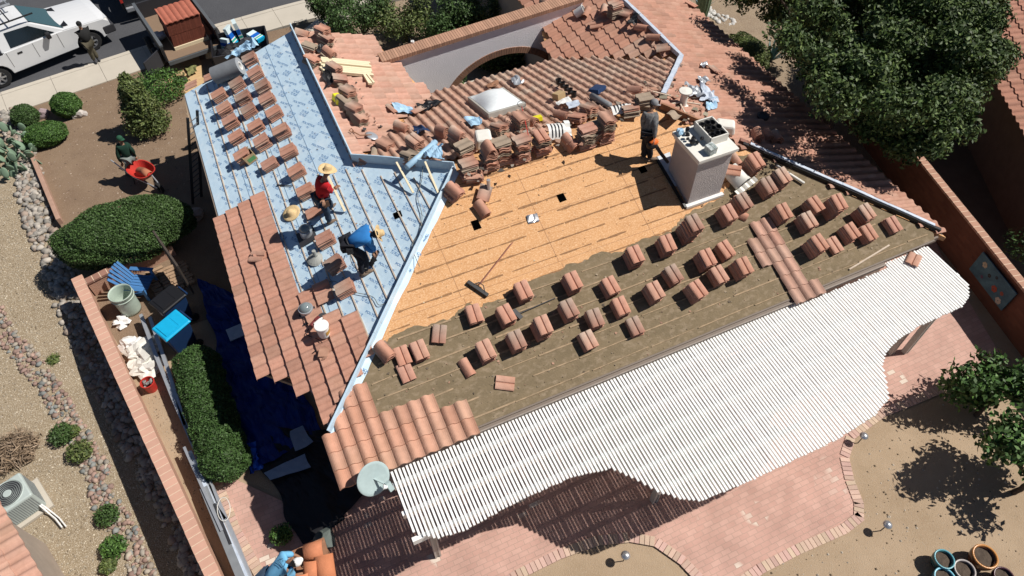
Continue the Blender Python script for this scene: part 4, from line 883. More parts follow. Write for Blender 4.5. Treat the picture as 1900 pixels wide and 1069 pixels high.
# laths held by the red worker and boards leaning on the flap
b = MB(); b.bar(at(606, 322, 4.5), at(640, 392, 3.75), .06, .04); single(b, 'lath_bundle', M_wood, 'long pale laths held slanting by the worker in red', 'wood')
for a, c, lab in (((735.5, 301), (767, 358), 'left pale board leaning over the blue flap'), ((788.6, 300), (813, 358), 'right pale board leaning over the blue flap')):
    b = MB(); b.bar(on(*a, LP, .40), on(*c, LP, .06), .045, .03); single(b, 'leaning_board', M_wood, lab, 'board')
# straw hat on the roof, tool belt
b = MB(); p = on(541, 396, LP, .05); MH = pmat(LP, 0) @ Matrix.Rotation(R(10), 3, 'X'); b.lathe([(0, .15), (.05, .14), (.08, .12), (.1, .02), (.17, .0), (.24, .02), (.24, .012), (.17, -.01)], p, 28, MH, sx=1, sy=.9)
single(b, 'straw_hat', M_straw, 'empty straw hat lying on the blue underlayment left of red worker', 'hat', smooth=True)
# nail gun, hose
b = MB(); g = at(699, 468, z := zb(690, 490, LP)+.55); e = on(688, 492, LP, .06); b.bar(g, e, .07, .10); b.bar(g+Vector((.05, 0, .02)), g+Vector((-.12, -.05, -.02)), .05, .05); b.tube([e+Vector((-.02, 0, .05)), e+Vector((.16, .02, .10))], .03); single(b, 'nail_gun', M_black, 'black nail gun in the hands of the stooping worker', 'tool')
def hose(name, label, pts, pl, m, r=.008, cat='hose', up=.05):
    P = [on(x, y, pl, up) for x, y in pts]; out = []
    for i in range(len(P)-1):
        for k in range(6):
            t = k/6; p0 = P[max(i-1, 0)]; p1 = P[i]; p2 = P[i+1]; p3 = P[min(i+2, len(P)-1)]
            out.append(.5*((2*p1)+(p2-p0)*t+(2*p0-5*p1+4*p2-p3)*t*t+(3*p1-3*p2+p3-p0)*t*t*t))
    return single(MB().tube(out+[P[-1]], r, 6), name, m, label, cat, smooth=True)
M_hose = plain('hose_grey', (.16, .17, .15), .5)
hose('air_hose', 'thin grey air hose looping from the flap across the blue triangle', [(785, 290), (783, 330), (775, 365), (783, 400), (778, 430), (765, 455), (772, 480), (779, 495)], LP, M_hose)
hose('air_hose', 'thin air hose trailing from the stooping worker toward the hip', [(655, 455), (650, 480), (662, 500), (680, 498)], LP, M_hose, up=.25)
hose('air_hose', 'dark curved hose near the lower blue triangle', [(598, 530), (620, 522), (650, 540), (690, 550), (703, 566), (720, 560)], LP, M_hose)
# circular saw, pail, glove bundle on laid tiles
p = on(602, 620, LP, .10); t = T0('paint_pail', 'white round pail with orange label standing on the laid tiles', 'pail', p)
MB().lathe([(.0, 0), (.125, 0), (.145, .30), (.155, .30), (.155, .33)], (0, 0, 0), 28).build('pail_body', M_white, t, smooth=False)
MB().lathe([(0, .345), (.15, .345), (.158, .335), (.158, .31)], (0, 0, 0), 28).build('lid', M_white, t); b = MB(); 
V = [];
for k in range(9):
    a = R(-75+k*14); V += [((.1365)*math.cos(a), .1365*math.sin(a), .08), ((.1445)*math.cos(a), .1445*math.sin(a), .21)]
b.add(V, [(2*i, 2*i+2, 2*i+3, 2*i+1) for i in range(8)]); b.build('label_band', plain('label_amber', (.50, .30, .07), .5), t)
p = on(592, 600, LP, .12); t = T0('circular_saw', 'red and black hand saw lying beside the white pail', 'saw', p)
MB().lathe([(0, .008), (.12, .006), (.125, 0), (0, -.002)], (.12, .08, .03), 28, Matrix.Rotation(R(20), 3, 'X')).build('blade', M_dark, t)
MB().box((0, .05, .06), (.14, .12, .12), Matrix.Rotation(.5, 3, 'Z')).box((-.12, 0, .05), (.16, .08, .10), Matrix.Rotation(.7, 3, 'Z')).build('motor', plain('saw_body', (.16, .03, .03), .5), t, bevel=.02)
MB().tube([(.1, .05, .08), (.03, .0, .12), (-.1, -.05, .10)], .022).build('handle', M_white, t)
hose('power_cord', 'dark tangled cord around the saw on laid tiles', [(560, 590), (575, 605), (568, 620), (590, 630), (598, 640), (580, 655), (590, 648)], LP, M_black, .009, 'cord', .12)
b = MB()
for k in range(5): b.box(on(600, 655, LP, .13+k*.012), (.30-.03*k, .22, .012), pmat(LP, R(30+9*k)) @ Matrix.Rotation(R(6*k-10), 3, 'X'))
single(b, 'folded_cloth', mat('cloth_tan', (.46, .26, .18), (.34, .18, .12), scale=5), 'crumpled tan cloth lying on laid tiles below the pail', 'cloth', bevel=.01)
# grey roll and carton on the blue plane
a = on(398, 141, LP, .30); c = on(446, 122, LP, .30); t = T0('underlayment_roll', 'large grey roll lying across the upper left of the blue underlayment', 'roll', a); d = c-a
MB().tube([(0, 0, 0), d], .255, 32, cap=False).build('roll_sheet', M_gray, t, smooth=True)
dz_ = d.normalized().to_track_quat('Z', 'Y').to_matrix(); MB().lathe([(.10, 0), (.255, 0), (.256, -.01)], d*1.001, 32, dz_).build('roll_end', plain('roll_end_grey', (.30, .32, .34), .6), t)
MB().lathe([(.10, -.5), (.10, 0), (.125, .004)], d*1.002, 24, dz_).build('core_tube', M_white, t)
p = on(467, 296, LP, .02); t = T0('cardboard_box', 'small open cardboard box with green side among tile stacks', 'box', p, M=pmat(LP, R(12)))
b = MB()
for cc, dd_ in (((0, .13, .12), (.3, .01, .24)), ((0, -.13, .12), (.3, .01, .24)), ((.15, 0, .12), (.01, .27, .24)), ((-.15, 0, .12), (.01, .27, .24)), ((0, 0, .008), (.3, .26, .01))): b.box(cc, dd_)
b.build('carton', M_card, t); MB().box((.02, -.137, .11), (.22, .004, .12)).build('printed_side', M_grn, t)
MB().box((0, .19, .25), (.3, .13, .008), Matrix.Rotation(-.4, 3, 'X')).build('flap', M_card, t)
b = MB(); q0 = on(514, 343, LP, .03); q1 = on(523, 344, LP, .03); b.bar(q0, q1, .03, .03); b.tube([q1, on(542, 345, LP, .03)], .012); single(b, 'hammer', M_dark, 'dark hammer lying left of the red worker', 'hammer')
# broom on the boards
t = T0('push_broom', 'wide push broom with black head and thin pole lying on bare boards', 'broom', on(886, 536, FP, .03))
o_ = t.location; a = on(867, 523, FP, .05); c = on(905, 549, FP, .05)
MB().bar(a-o_, c-o_, .10, .07).build('broom_head', M_black, t, bevel=.01); MB().tube([on(889, 529, FP, .08)-o_, on(951, 450, FP, .06)-o_], .013).build('pole', plain('pole_red', (.28, .10, .07), .6), t)
MB().tube([on(878, 528, FP, .08)-o_, on(889, 524, FP, .09)-o_, on(897, 530, FP, .08)-o_, on(900, 543, FP, .08)-o_], .012).build('brace', M_dark, t)
# foil patch on boards
def crumple(name, label, pts, pl, m, seed, amp=.05, up=.05, cat='scrap', n=9, sub=None):
    P = [on(x, y, pl, up) for x, y in pts]; V = []; F = []
    for i in range(n+1):
        for j in range(n+1):
            u, v = i/n, j/n; a = P[0].lerp(P[1], u); b = P[3].lerp(P[2], u); p = a.lerp(b, v); q = Vector((p.x*4+seed, p.y*4, seed)); p = p+Vector((noise.noise(q), noise.noise(q+Vector((9, 0, 0))), abs(noise.noise(q*1.4+Vector((0, 9, 0))))*1.8))*amp; V.append(p)
    for i in range(n):
        for j in range(n): F.append((i*(n+1)+j, (i+1)*(n+1)+j, (i+1)*(n+1)+j+1, i*(n+1)+j+1))
    o = mesh(name, V, F, m); s = o.modifiers.new('s', 'SOLIDIFY'); s.thickness = .004; return tag(o, label, cat)
M_foil = plain('foil', (.75, .75, .76), .22, .9); M_scr = mat('blue_scrap', (.36, .54, .68), (.28, .44, .6), scale=6, rough=.5)
crumple('foil_patch', 'square crumpled silver foil patch on the bare boards', [(976, 400), (996, 396), (1001, 412), (981, 416)], FP, M_foil, 1, .02, .02, n=12)
crumple('blue_scrap', 'torn pale blue scrap lying at the left courtyard roof valley', [(725, 190), (765, 200), (775, 212), (738, 212)], EP, M_scr, 2, .08, .12)
crumple('blue_scrap', 'crumpled blue scrap below the skylight', [(862, 222), (888, 216), (897, 228), (875, 236)], BP, M_scr, 3, .08, .12)
crumple('blue_sheet', 'blue underlayment offcut draped over tiles behind the flap', [(800, 262), (818, 275), (822, 300), (783, 295)], BP, M_scr, 4, .10, .30, n=12)
crumple('dark_scrap', 'black torn plastic in the courtyard roof valley', [(772, 198), (800, 188), (830, 186), (790, 208)], BP, M_black, 5, .10, .10)
crumple('dark_scrap', 'dark blue cloth lying beside the small square stack', [(765, 236), (790, 236), (797, 246), (775, 250)], BP, M_navy, 6, .08, .12)
b = MB(); b.tube([on(755, 310, BP, .25), on(808, 264, BP, .30)], .075, 14); single(b, 'blue_tube', M_scr, 'blue rolled membrane tube leaning behind the flap', 'roll', smooth=True)
# spade
t = T0('spade', 'old shovel lying on the courtyard side tiles', 'shovel', on(690, 252, EP, .12)); o_ = t.location
MB().ico((0, 0, 0), 1, 2, sq=(.16, .20, .03), M=pmat(EP, R(20))).build('blade', M_flash, t, smooth=True); MB().tube([(0, 0, .03), on(668, 251, EP, .14)-o_, on(653, 243, EP, .16)-o_], .016).build('shaft', M_oldwood, t)
MB().tube([on(653, 246, EP, .16)-o_, on(648, 242, EP, .17)-o_, on(652, 238, EP, .17)-o_, on(656, 243, EP, .16)-o_], .014).build('grip', M_oldwood, t)
# lumber
t = T0('lumber_pile', 'pile of fresh pale lumber on the tiles right of the blue flap', 'lumber', on(640, 125, EP, .1), M=pmat(EP, R(-7))); r6 = random.Random(6)
for k in range(14): MB().box((r6.uniform(-.03, .03)+(k % 2)*.02, -.40+.095*(k % 7), .03+.045*(k//7)+(.05 if k % 7 > 3 else 0)), (1.45+r6.uniform(-.05, .05), .088, .04)).build('board', M_wood, t)
MB().box((.55, -.62, .06), (.16, .55, .06), Matrix.Rotation(.15, 3, 'Z')).build('board', M_wood, t); MB().box((.62, -.66, .10), (.06, .45, .04), Matrix.Rotation(.25, 3, 'Z')).build('board', M_wood, t)
crumple('tool_bag', 'black tool bag lying left of the lumber beside the flap', [(598, 128), (618, 122), (628, 150), (606, 165)], EP, M_black, 8, .12, .12, 'bag')
crumple('dark_clothes', 'heap of black cloth near the top of the flap', [(585, 85), (606, 82), (610, 98), (590, 100)], EP, M_black, 9, .12, .10, 'clothes')
single(MB().box(on(627, 184, EP, .18), (.2, .34, .2), pmat(EP, R(15))), 'yellow_case', M_yel, 'yellow-green plastic case beside the striped grey stack', 'case', bevel=.03)
single(MB().box(on(993, 221, BP, .14), (.36, .17, .12), pmat(BP, R(-5))), 'yellow_block', M_yel, 'bright yellow flat box just right of the skylight', 'box', bevel=.008)
t = T0('red_pole_scoop', 'thin red pole with wire loop leaning by the skylight', 'pole', on(968, 198, BP, .5)); o_ = t.location
MB().tube([(0, 0, 0), on(987, 280, FP, .25)-o_], .012).build('pole', M_red, t); MB().tube([on(968+8*math.cos(a/2), 193+6*math.sin(a/2), BP, .5)-o_ for a in range(13)], .008, 6).build('loop', M_dark, t)
# slatted white vent tiles
def slat_vent(x, y, pl, yaw, label):
    p = on(x, y, pl, .12); t = T0('vent_tile', label, 'roof vent', p, M=pmat(pl, R(yaw)), group='white slatted roof vents')
    V = []; 
    for j in range(6):
        for i in range(9): u = i/8-.5; V.append((u*.46, (j/5-.5)*.44, .14*math.cos(u*math.pi)*(1 if j > 0 else 1)))
    o = mesh('hood', V, [(j*9+i, j*9+i+1, j*9+9+i+1, j*9+9+i) for j in range(5) for i in range(8)], M_white, t); s = o.modifiers.new('s', 'SOLIDIFY'); s.thickness = .012
    for k in range(4): MB().tube([((i/8-.5)*.38, -.13+k*.085, .152*math.cos((i/8-.5)*math.pi*.83)) for i in range(9)], .013, 4).build('slot', M_black, t)
    V = []
    for j in range(2):
        for i in range(17): u = i/16-.5; V.append((u*.62, -.24-j*.14, .03*math.cos(u*6*math.pi)+.0))
    o = mesh('apron', V, [(i, i+1, 18+i, 17+i) for i in range(16)], M_white, t); s = o.modifiers.new('s', 'SOLIDIFY'); s.thickness = .008
slat_vent(1032, 244, FP, 75, 'white slatted vent tile between two tall stacks at bare boards')
slat_vent(1149, 205, BP, 75, 'white slatted vent tile left of the worker with the blower')
p = on(1366, 328, FP, .12); t = T0('vent_tile', 'large cream curved vent tile with dark slots right of the chimney', 'roof vent', p, M=pmat(FP, R(15)))
V = [((i/10-.5)*.50*(1.0 if j else 1.1), (j-.5)*.52, .24*math.cos((i/10-.5)*math.pi)**.8 if abs(i/10-.5) < .499 else 0) for j in range(2) for i in range(11)]
o = mesh('hood', V, [(i, i+1, 12+i, 11+i) for i in range(10)], M_cap, t, smooth=True); s = o.modifiers.new('s', 'SOLIDIFY'); s.thickness = .012
V = [(u*.75-.375, -.27-j*.14, .03*math.cos(u*25)+.01) for j in range(2) for u in [i/20 for i in range(21)]]
o = mesh('apron', V, [(i, i+1, 22+i, 21+i) for i in range(20)], M_cap, t); s = o.modifiers.new('s', 'SOLIDIFY'); s.thickness = .01
for k in range(3): MB().tube([((i/8-.5)*.44, -.262-.004*k, (.235-k*.045)*math.cos((i/8-.5)*math.pi*.9)) for i in range(9)], .011, 4).build('slot', M_black, t)
loose(1359, 316, FP, 50, 's', 'tile lying on top of the cream vent tile', .36, tilt=-15)
p = on(897, 258, BP, .25); single(MB().box(p, (.45, .5, .3), Matrix.Rotation(R(-15), 3, 'Z'), taper=.85), 'white_bin', M_cap, 'cream plastic bin standing among the ridge tile stacks', 'bin', bevel=.05)
single(MB().box(on(1345, 235, RP, .14), (.55, .40, .28), Matrix.Rotation(R(-35), 3, 'Z'), taper=.85), 'white_tub', M_cap, 'cream plastic tub upside down on tiles behind the chimney', 'tub', bevel=.06)
# papers, black pots, vents on the back roof
for k, (pts, lab) in enumerate((([(1030, 190), (1055, 180), (1062, 188), (1036, 197)], 'white paper sheet above the wide tile pile'), ([(1050, 192), (1072, 186), (1078, 196), (1056, 202)], 'grey-white paper sheet below the first paper'))): crumple('paper_sheet', lab, pts, BP, M_white if k == 0 else M_memb, 20+k, .03, .18, 'paper')
single(MB().box(on(1037, 178, BP, .18), (.3, .22, .2), pmat(BP, R(20))), 'carton', M_card, 'small carton beside the black pots on back roof', 'box', bevel=.005)
for k in range(5):
    p = on(1037+k*7, 156+k*6, BP, .1); b = MB(); b.lathe([(.0, .0), (.07, 0), (.085, .15), (.095, .15), (.08, .13), (.06, .03)], p, 8, pmat(BP, 0)); single(b, 'black_pot', M_black, f'black plastic pipe boot in a diagonal row on back roof, {["topmost", "second", "third", "fourth", "lowest"][k]}', 'pipe boot')
single(MB().box(on(1108, 165, BP, .12), (.5, .38, .1), pmat(BP, R(30)), taper=.8), 'square_vent', M_navy, 'dark square metal vent lying on back roof', 'vent', bevel=.01)
single(MB().tube([on(1098, 178, BP, .14), on(1131, 196, BP, .14)], .085, 16), 'metal_pipe', M_gray, 'grey round pipe length lying on the back roof', 'pipe', smooth=True)
crumple('metal_scrap', 'bent shiny metal scraps on back tiles above skylight', [(945, 148), (965, 142), (972, 155), (955, 160)], BP, M_flash, 22, .10, .12)
crumple('tan_scrap', 'broken brown ridge tile pieces left of the scrap metal', [(900, 158), (925, 150), (925, 157), (905, 165)], BP, M_oldwood, 23, .05, .10)
crumple('metal_scrap', 'torn silver flashing sheet near the cream vent pipe', [(1268, 155), (1300, 165), (1310, 185), (1280, 180)], RP, M_flash, 24, .12, .10, n=12)
crumple('metal_scrap', 'second crumpled silver flashing right of the vent pipe', [(1300, 160), (1325, 175), (1335, 190), (1300, 188)], RP, M_memb, 25, .12, .10, n=12)
crumple('metal_scrap', 'pale blue metal sheet above the cream tub', [(1305, 190), (1328, 185), (1330, 200), (1312, 206)], RP, M_scr, 26, .08, .08)
crumple('metal_scrap', 'small shiny can-like scrap in the tree shade', [(1300, 118), (1312, 116), (1314, 124), (1302, 126)], RP, M_flash, 27, .08, .08)
crumple('metal_scrap', 'grey bent flashing at membrane near the top ridge', [(1296, 143), (1312, 143), (1318, 156), (1300, 156)], RP, M_flash, 28, .10, .12)
crumple('dark_scrap', 'black bag at the bend of the ridge membrane', [(1165, 45), (1178, 25), (1187, 28), (1180, 50)], WP, M_black, 29, .10, .22)
for k, (a, c, lab) in enumerate((((1211, 170), (1245, 178), 'pale wood stick left of the cream pipe'), ((1232, 195), (1262, 190), 'thin board pointing at the cream pipe'), ((1275, 190), (1300, 194), 'short stick right of the cream pipe'), ((1262, 192), (1278, 222), 'brown stick lying between pipe and chimney'), ((1576, 500), (1650, 455), 'long thin stick lying on felt at far right'))):
    pl = RP if k < 4 else FP; single(MB().bar(on(*a, pl, .12 if k < 4 else .04), on(*c, pl, .12 if k < 4 else .05), .035, .025), 'wood_stick', M_lath, lab, 'stick')
single(MB().tube([on(1440, 307, FP, .08), on(1492, 340, FP, .08)], .035, 10), 'white_pipe', M_cap, 'cream pipe lying on felt along the right hip', 'pipe', smooth=True)
b = MB(); b.box(on(960, 583, FP, .06), (.10, .26, .05), pmat(FP, R(20))); b.tube([on(963, 582, FP, .06), on(1030, 553, FP, .05)], .012); single(b, 'scraper', M_dark, 'scraper with long reddish handle lying between felt stacks', 'tool')
p = on(766, 82, (3.28, 0, 0)); single(MB().lathe([(.02, 0), (.055, 0), (.055, .11), (.02, .11), (.02, 0)], p, 16), 'paper_roll', M_white, 'small white paper roll standing on brick coping', 'roll')
p = on(1075, 22, WP, .18); b = MB(); Mx = Matrix.Rotation(R(50), 3, 'Y') @ Matrix.Rotation(R(20), 3, 'X'); b.lathe([(0, -.15), (.13, -.15), (.15, .15), (.155, .17), (.13, .17), (.12, .0), (0, 0)], p, 24, Mx); single(b, 'paint_pail', M_white, 'tipped white pail lying on back roof at photo top', 'pail')
# things on the chimney
b = MB()
for k in range(9): b.lathe([(.0, 0), (.05, 0), (.07, .13), (.08, .13), (.065, .11), (.03, .02)], (9.50+.13*(k % 3)+(.03 if k//3 % 2 else 0), 9.72+.20*(k//3), 5.30+.02*(k % 2)), 10, Matrix.Rotation(R(12*(k % 3-1)), 3, 'X'))
single(b, 'black_pots', M_black, 'cluster of black plastic boots inside the chimney top', 'pipe boots')
b = MB(); r7 = random.Random(7)
for k in range(9): b.ico((9.06+r7.uniform(-.04, .22), 9.9+r7.uniform(-.15, .35), 5.27+r7.uniform(0, .1)), r7.uniform(.04, .09), 1, .5, k)
single(b, 'tool_heap', M_black, 'heap of black tools and straps on left of chimney cap', 'tools')
for k in range(2): single(MB().box((9.24+.11*k, 9.42+.02*k, 5.30), (.10, .22, .18), Matrix.Rotation(R(4), 3, 'Z')), 'carton', mat('carton_print%d' % k, (.66, .68, .68), (.08, .14, .12), scale=14, rough=.6, t3=(.4, .5)), ['left small white and dark carton on the chimney cap', 'right small white and dark carton on the chimney cap'][k], 'carton', bevel=.003)
single(MB().ico((9.0, 10.25, 5.27), .09, 2, .6, 3), 'plastic_wad', M_scr, 'light blue plastic wad at back corner of chimney cap', 'plastic')
single(MB().ico((9.95, 9.85, 5.24), .05, 2, .6, 4), 'plastic_scrap', M_white, 'small white lump at right edge of chimney cap', 'plastic')
# leaf blower
t = T0('leaf_blower', 'orange and black leaf blower held over bare boards', 'leaf blower', at(1210, 266, zb(1203, 296, FP)+.75)); o_ = t.location
MB().ico((0, 0, -.05), 1, 2, sq=(.14, .11, .12)).build('motor', M_black, t); MB().ico((.04, .0, .02), 1, 2, sq=(.13, .09, .09)).build('housing', plain('orange_plastic', (.75, .16, .03), .4), t)
MB().tube([(.08, -.03, -.05), at(1225, 283, zb(1203, 296, FP)+.42)-o_, at(1239, 301, zb(1240, 300, FP)+.10)-o_], [.05, .045, .04], 10).build('nozzle', M_dark, t)
# ---------------------------------------------------------------- vegetation
def leafcloud(name, clumps, m, parent, size, cols, seed, shell=.5, flat=.3, asp=.5, la=1.):
    """clumps: (center, (rx,ry,rz), count); every leaf a small tilted quad"""
    g = np.random.default_rng(seed); PP = []; CC = []
    for c, rad, n in clumps:
        d = g.normal(size=(n, 3)); d /= np.linalg.norm(d, axis=1)[:, None]; r = (shell+(1-shell)*g.random(n)**.6)[:, None]
        ph = g.random(3)*6
        lump = 1+la*.16*np.sin(d[:, :1]*5+ph[0])*np.sin(d[:, 1:2]*5+ph[1])+la*.10*np.sin(d[:, 2:]*9+ph[2]+d[:, :1]*7)
        p = np.array(c)+d*r*lump*np.array(rad)
        nr = g.normal(size=(n, 3))*.8+d*.7+np.array([0, 0, flat]); nr /= np.linalg.norm(nr, axis=1)[:, None]
        a = np.cross(nr, g.normal(size=(n, 3))); a /= np.linalg.norm(a, axis=1)[:, None]; b = np.cross(nr, a)
        s = (size*(.6+.8*g.random(n)))[:, None]; a = a*s; b = b*s*asp
        PP.append(np.stack([p-a, p-b*1., p+a, p+b], 1)); base = np.array(cols)[g.integers(0, len(cols), n)]*(.65+.7*g.random(n))[:, None]; CC.append(base)
    return quads(name, np.concatenate(PP), m, np.concatenate(CC), parent)
def limb(b, a, c, r0, r1, seed=0, wig=.08):
    n = 6; P = []
    for i in range(n+1):
        t = i/n; p = Vector(a).lerp(Vector(c), t); P.append(p+Vector((noise.noise(Vector((seed, t*3, 0))), noise.noise(Vector((seed, 0, t*3))), 0))*wig*(Vector(c)-Vector(a)).length*math.sin(math.pi*t))
    b.tube(P, [r0+(r1-r0)*i/n for i in range(n+1)], 8)
G_DARK = [(.045, .078, .018), (.062, .105, .022), (.034, .062, .014), (.10, .145, .035)]
G_OLIVE = [(.115, .155, .04), (.09, .125, .035), (.15, .175, .06), (.07, .10, .03)]
G_BRIGHT = [(.07, .15, .03), (.09, .18, .035), (.05, .11, .025)]
G_MID = [(.055, .105, .028), (.07, .13, .035), (.042, .08, .02)]
def tree(name, label, cat, base, blobs, size, cols, seed, trunk=.16, group=None, shell=.35, per=1.):
    t = thing(name, label, cat, base, group=group); B = Vector(base); b = MB(); cen = sum((Vector(q[0]) for q in blobs), Vector())/len(blobs); fork = Vector((0, 0, (cen.z-B.z)*.45)); limb(b, (0, 0, -.1), fork, trunk, trunk*.75, seed)
    for k, q in enumerate(blobs[::max(1, len(blobs)//14)]): limb(b, fork, Vector(q[0])-B, trunk*.45, .015, seed+k)
    b.build('trunk', M_bark, t); leafcloud('crown', [(Vector(q[0])-B, q[1], int(q[2]*per)) for q in blobs], M_leaf, t, size, cols, seed, shell); return t
def bush(name, label, c, rad, n, size, cols, seed, cat='bush', group=None, core=True, flat_bot=True, shell=.86):
    t = thing(name, label, cat, (c[0], c[1], 0 if c[2]-rad[2] > -.3 else c[2]-rad[2]), group=group); L_ = Vector(c)-t.location
    if core:
        b = MB(); b.c = tuple(np.array(cols[0])*.9); b.ico(L_, 1, 3, .15, seed, (rad[0]*.78, rad[1]*.78, rad[2]*.78)); b.build('branches', M_leaf, t, col=True)
    leafcloud('foliage', [(L_, rad, n)], M_leaf, t, size, cols, seed, shell, .2, la=.35); return t
# big dark tree on the right
tb = []; r = random.Random(44); CROWN = [(1352, -70), (1362, 0), (1440, 22), (1432, 60), (1452, 105), (1475, 150), (1530, 185), (1580, 215), (1610, 255), (1680, 298), (1760, 288), (1830, 238), (1852, 170), (1893, 95), (1885, -70)]
while len(tb) < 170:
    x = r.uniform(1340, 1895); y = r.uniform(-70, 300)
    if not inpoly(x, y, CROWN): continue
    q = math.hypot((x-1620)/290, (y-90)/210); z = 4.05+1.6*math.sqrt(max(.04, 1-q*q))*r.uniform(-.75, 1); p = at(x+(1620-x)*.08, y+(90-y)*.10, z); tb.append((p, (r.uniform(.40, .80), r.uniform(.40, .80), r.uniform(.28, .50)), 1050))
p = sum((q[0] for q in tb), Vector())/len(tb)
tree('shade_tree', 'large dense dark green shade tree over the right yard and roof edge', 'tree', (17.4, 12.8, 0), tb, .062, G_DARK, 5, .3, shell=.05)
# citrus bushes lower right
def small_tree(label, base, c, rx, ry, rz, n, size, seed, cols=G_MID):
    r = random.Random(seed); bl = []
    for k in range(9):
        a = r.uniform(0, 6.283); q = math.sqrt(r.random()); bl.append((Vector(c)+Vector((math.cos(a)*q*rx*.7, math.sin(a)*q*ry*.7, r.uniform(-.6, .6)*rz)), (rx*.42, ry*.42, rz*.5), n))
    return tree('citrus_tree', label, 'tree', base, bl, size, cols, seed, .07, group='young citrus trees at the lower right', shell=.15)
p = at(1848, 733, 1.15); small_tree('small leafy citrus tree near the patio corner at right edge', (p.x+.15, p.y, 0), p, 1.25, 1.2, .7, 380, .075, 71, G_BRIGHT+G_MID)
p = at(1912, 855, 1.5); small_tree('small leafy citrus tree below the first one at right edge', (p.x+.3, p.y-.3, 0), p+Vector((.25, 0, 0)), 1.4, 1.2, .75, 400, .075, 72, G_BRIGHT+G_MID)
p = at(1893, 455, 1.6); bush('vine', 'green vine leaves behind the pale brick cap at right', (p.x+.3, p.y, 1.4), (.4, .6, .5), 500, .05, G_MID, 73, 'plant', core=False, shell=.3)
# bushes and small trees behind the courtyard
tr3 = random.Random(12)
for k, (x, y, z, s, cols, lab) in enumerate(((668, 36, 1.3, 1.25, G_MID, 'feathery bright green shrub tree left behind courtyard roof'), (748, 30, 1.1, 1.2, G_OLIVE, 'olive shrub tree between two greener ones behind courtyard'), (832, 48, 1.0, 1.15, G_MID, 'green shrub tree just behind the brick coping'), (900, 18, 1.2, 1.1, G_OLIVE, 'dark olive shrub tree at right of the courtyard shrubs'), (612, 5, 1.2, .9, G_MID, 'small green shrub tree at top beside the sidewalk'))):
    p = at(x, y, z); bl = []
    for j in range(10):
        a = tr3.uniform(0, 6.28); q = math.sqrt(tr3.random())*s*.75; bl.append((p+Vector((math.cos(a)*q*1.1, math.sin(a)*q, tr3.uniform(-.5, .5))), (s*.42, s*.42, .5), 650))
    tree('shrub_tree', lab, 'tree', (p.x, p.y, 0), bl, .05, [tuple(v*1.0 for v in c) for c in cols], 90+k, .07, group='shrub trees behind the courtyard', shell=.15)
p = at(432, 450-0, 0)
bush('courtyard_plant', 'small green plant seen under the courtyard arch', (at(843, 150, .5).x, at(843, 150, .5).y, .5), (.5, .45, .5), 700, .06, G_MID, 77, 'plant', core=False, shell=.3)
bush('courtyard_bush', 'dark bush in the shade beyond the arch opening', (9.5, 21.3, .6), (1.5, .8, .6), 2200, .06, G_DARK, 78)
MB_ = MB().box((8.6, 20.0, .25), (2.6, .5, .5)); tag(MB_.build('planter_curb', M_conc), 'pale low curb glimpsed under the courtyard arch', 'curb')
# front yard
bush('round_shrub', 'round clipped bright green shrub nearest the sidewalk', (*at(123, 196, .35)[:2], .38), (.50, .48, .42), 9000, .026, G_BRIGHT, 61, group='round clipped shrubs in front yard')
bush('round_shrub', 'round clipped green shrub at the left photo edge', (*at(47, 218, .3)[:2], .36), (.44, .42, .40), 7000, .026, G_MID, 62, group='round clipped shrubs in front yard')
bush('round_shrub', 'wide clipped green shrub below the two round shrubs', (*at(85, 251, .3)[:2], .34), (.72, .50, .38), 10000, .026, G_BRIGHT, 63, group='round clipped shrubs in front yard')
p = at(262, 205, .9); bl = []
for k in range(14):
    t = k/13; bl.append((Vector((p.x+.15*math.sin(k*2.4), p.y+.15*math.cos(k*2.4), .25+t*1.75)), (.75*(1-t*.72), .70*(1-t*.72), .28), 1700))
tree('juniper_tree', 'cone shaped olive juniper in the front gravel yard', 'tree', (p.x, p.y, 0), bl, .045, G_OLIVE, 64, .06, shell=.25)
p = at(290, 160, .5); bush('shrub', 'loose bright green shrub behind the juniper by the plywood', (p.x, p.y, .45), (1.15, .85, .55), 3600, .045, G_BRIGHT, 65, core=False, shell=.35)
p = at(228, 425, 1.0); bush('hedge', 'large flat rounded dark green hedge over the low brick wall', (p.x, p.y, .90), (1.95, 1.05, .80), 52000, .030, G_MID, 66, cat='hedge')
pa = at(362, 675, .6); pb = at(415, 850, .6)
t = thing('hedge', 'long trimmed green hedge between bins and side patio', 'hedge', ((pa.x+pb.x)/2, (pa.y+pb.y)/2, 0)); o_ = t.location
b = MB(); b.c = (.05, .09, .025)
for k in range(5): q = pa.lerp(pb, k/4); b.ico(Vector((q.x, q.y, .45))-o_, 1, 3, .15, k, (.42, .5, .38))
b.build('branches', M_leaf, t, col=True); leafcloud('foliage', [(Vector((pa.lerp(pb, k/6).x, pa.lerp(pb, k/6).y, .52))-o_, (.60, .52, .50), 7500) for k in range(7)], M_leaf, t, .036, [(.05, .105, .025), (.06, .125, .03), (.04, .08, .02)], 67, .84, .2, .3, .35)
bush('patio_plant', 'small leafy plant growing between patio pavers at bottom left', (*at(522, 992, .2)[:2], .22), (.26, .24, .25), 900, .04, G_BRIGHT, 68, 'plant', core=False, shell=.2)
p = at(1388, 95, .5); bush('hedge', 'olive green clipped hedge beside right roof near the agave', (p.x, p.y, .5), (.65, 1.1, .5), 6500, .035, G_OLIVE, 69, cat='hedge')
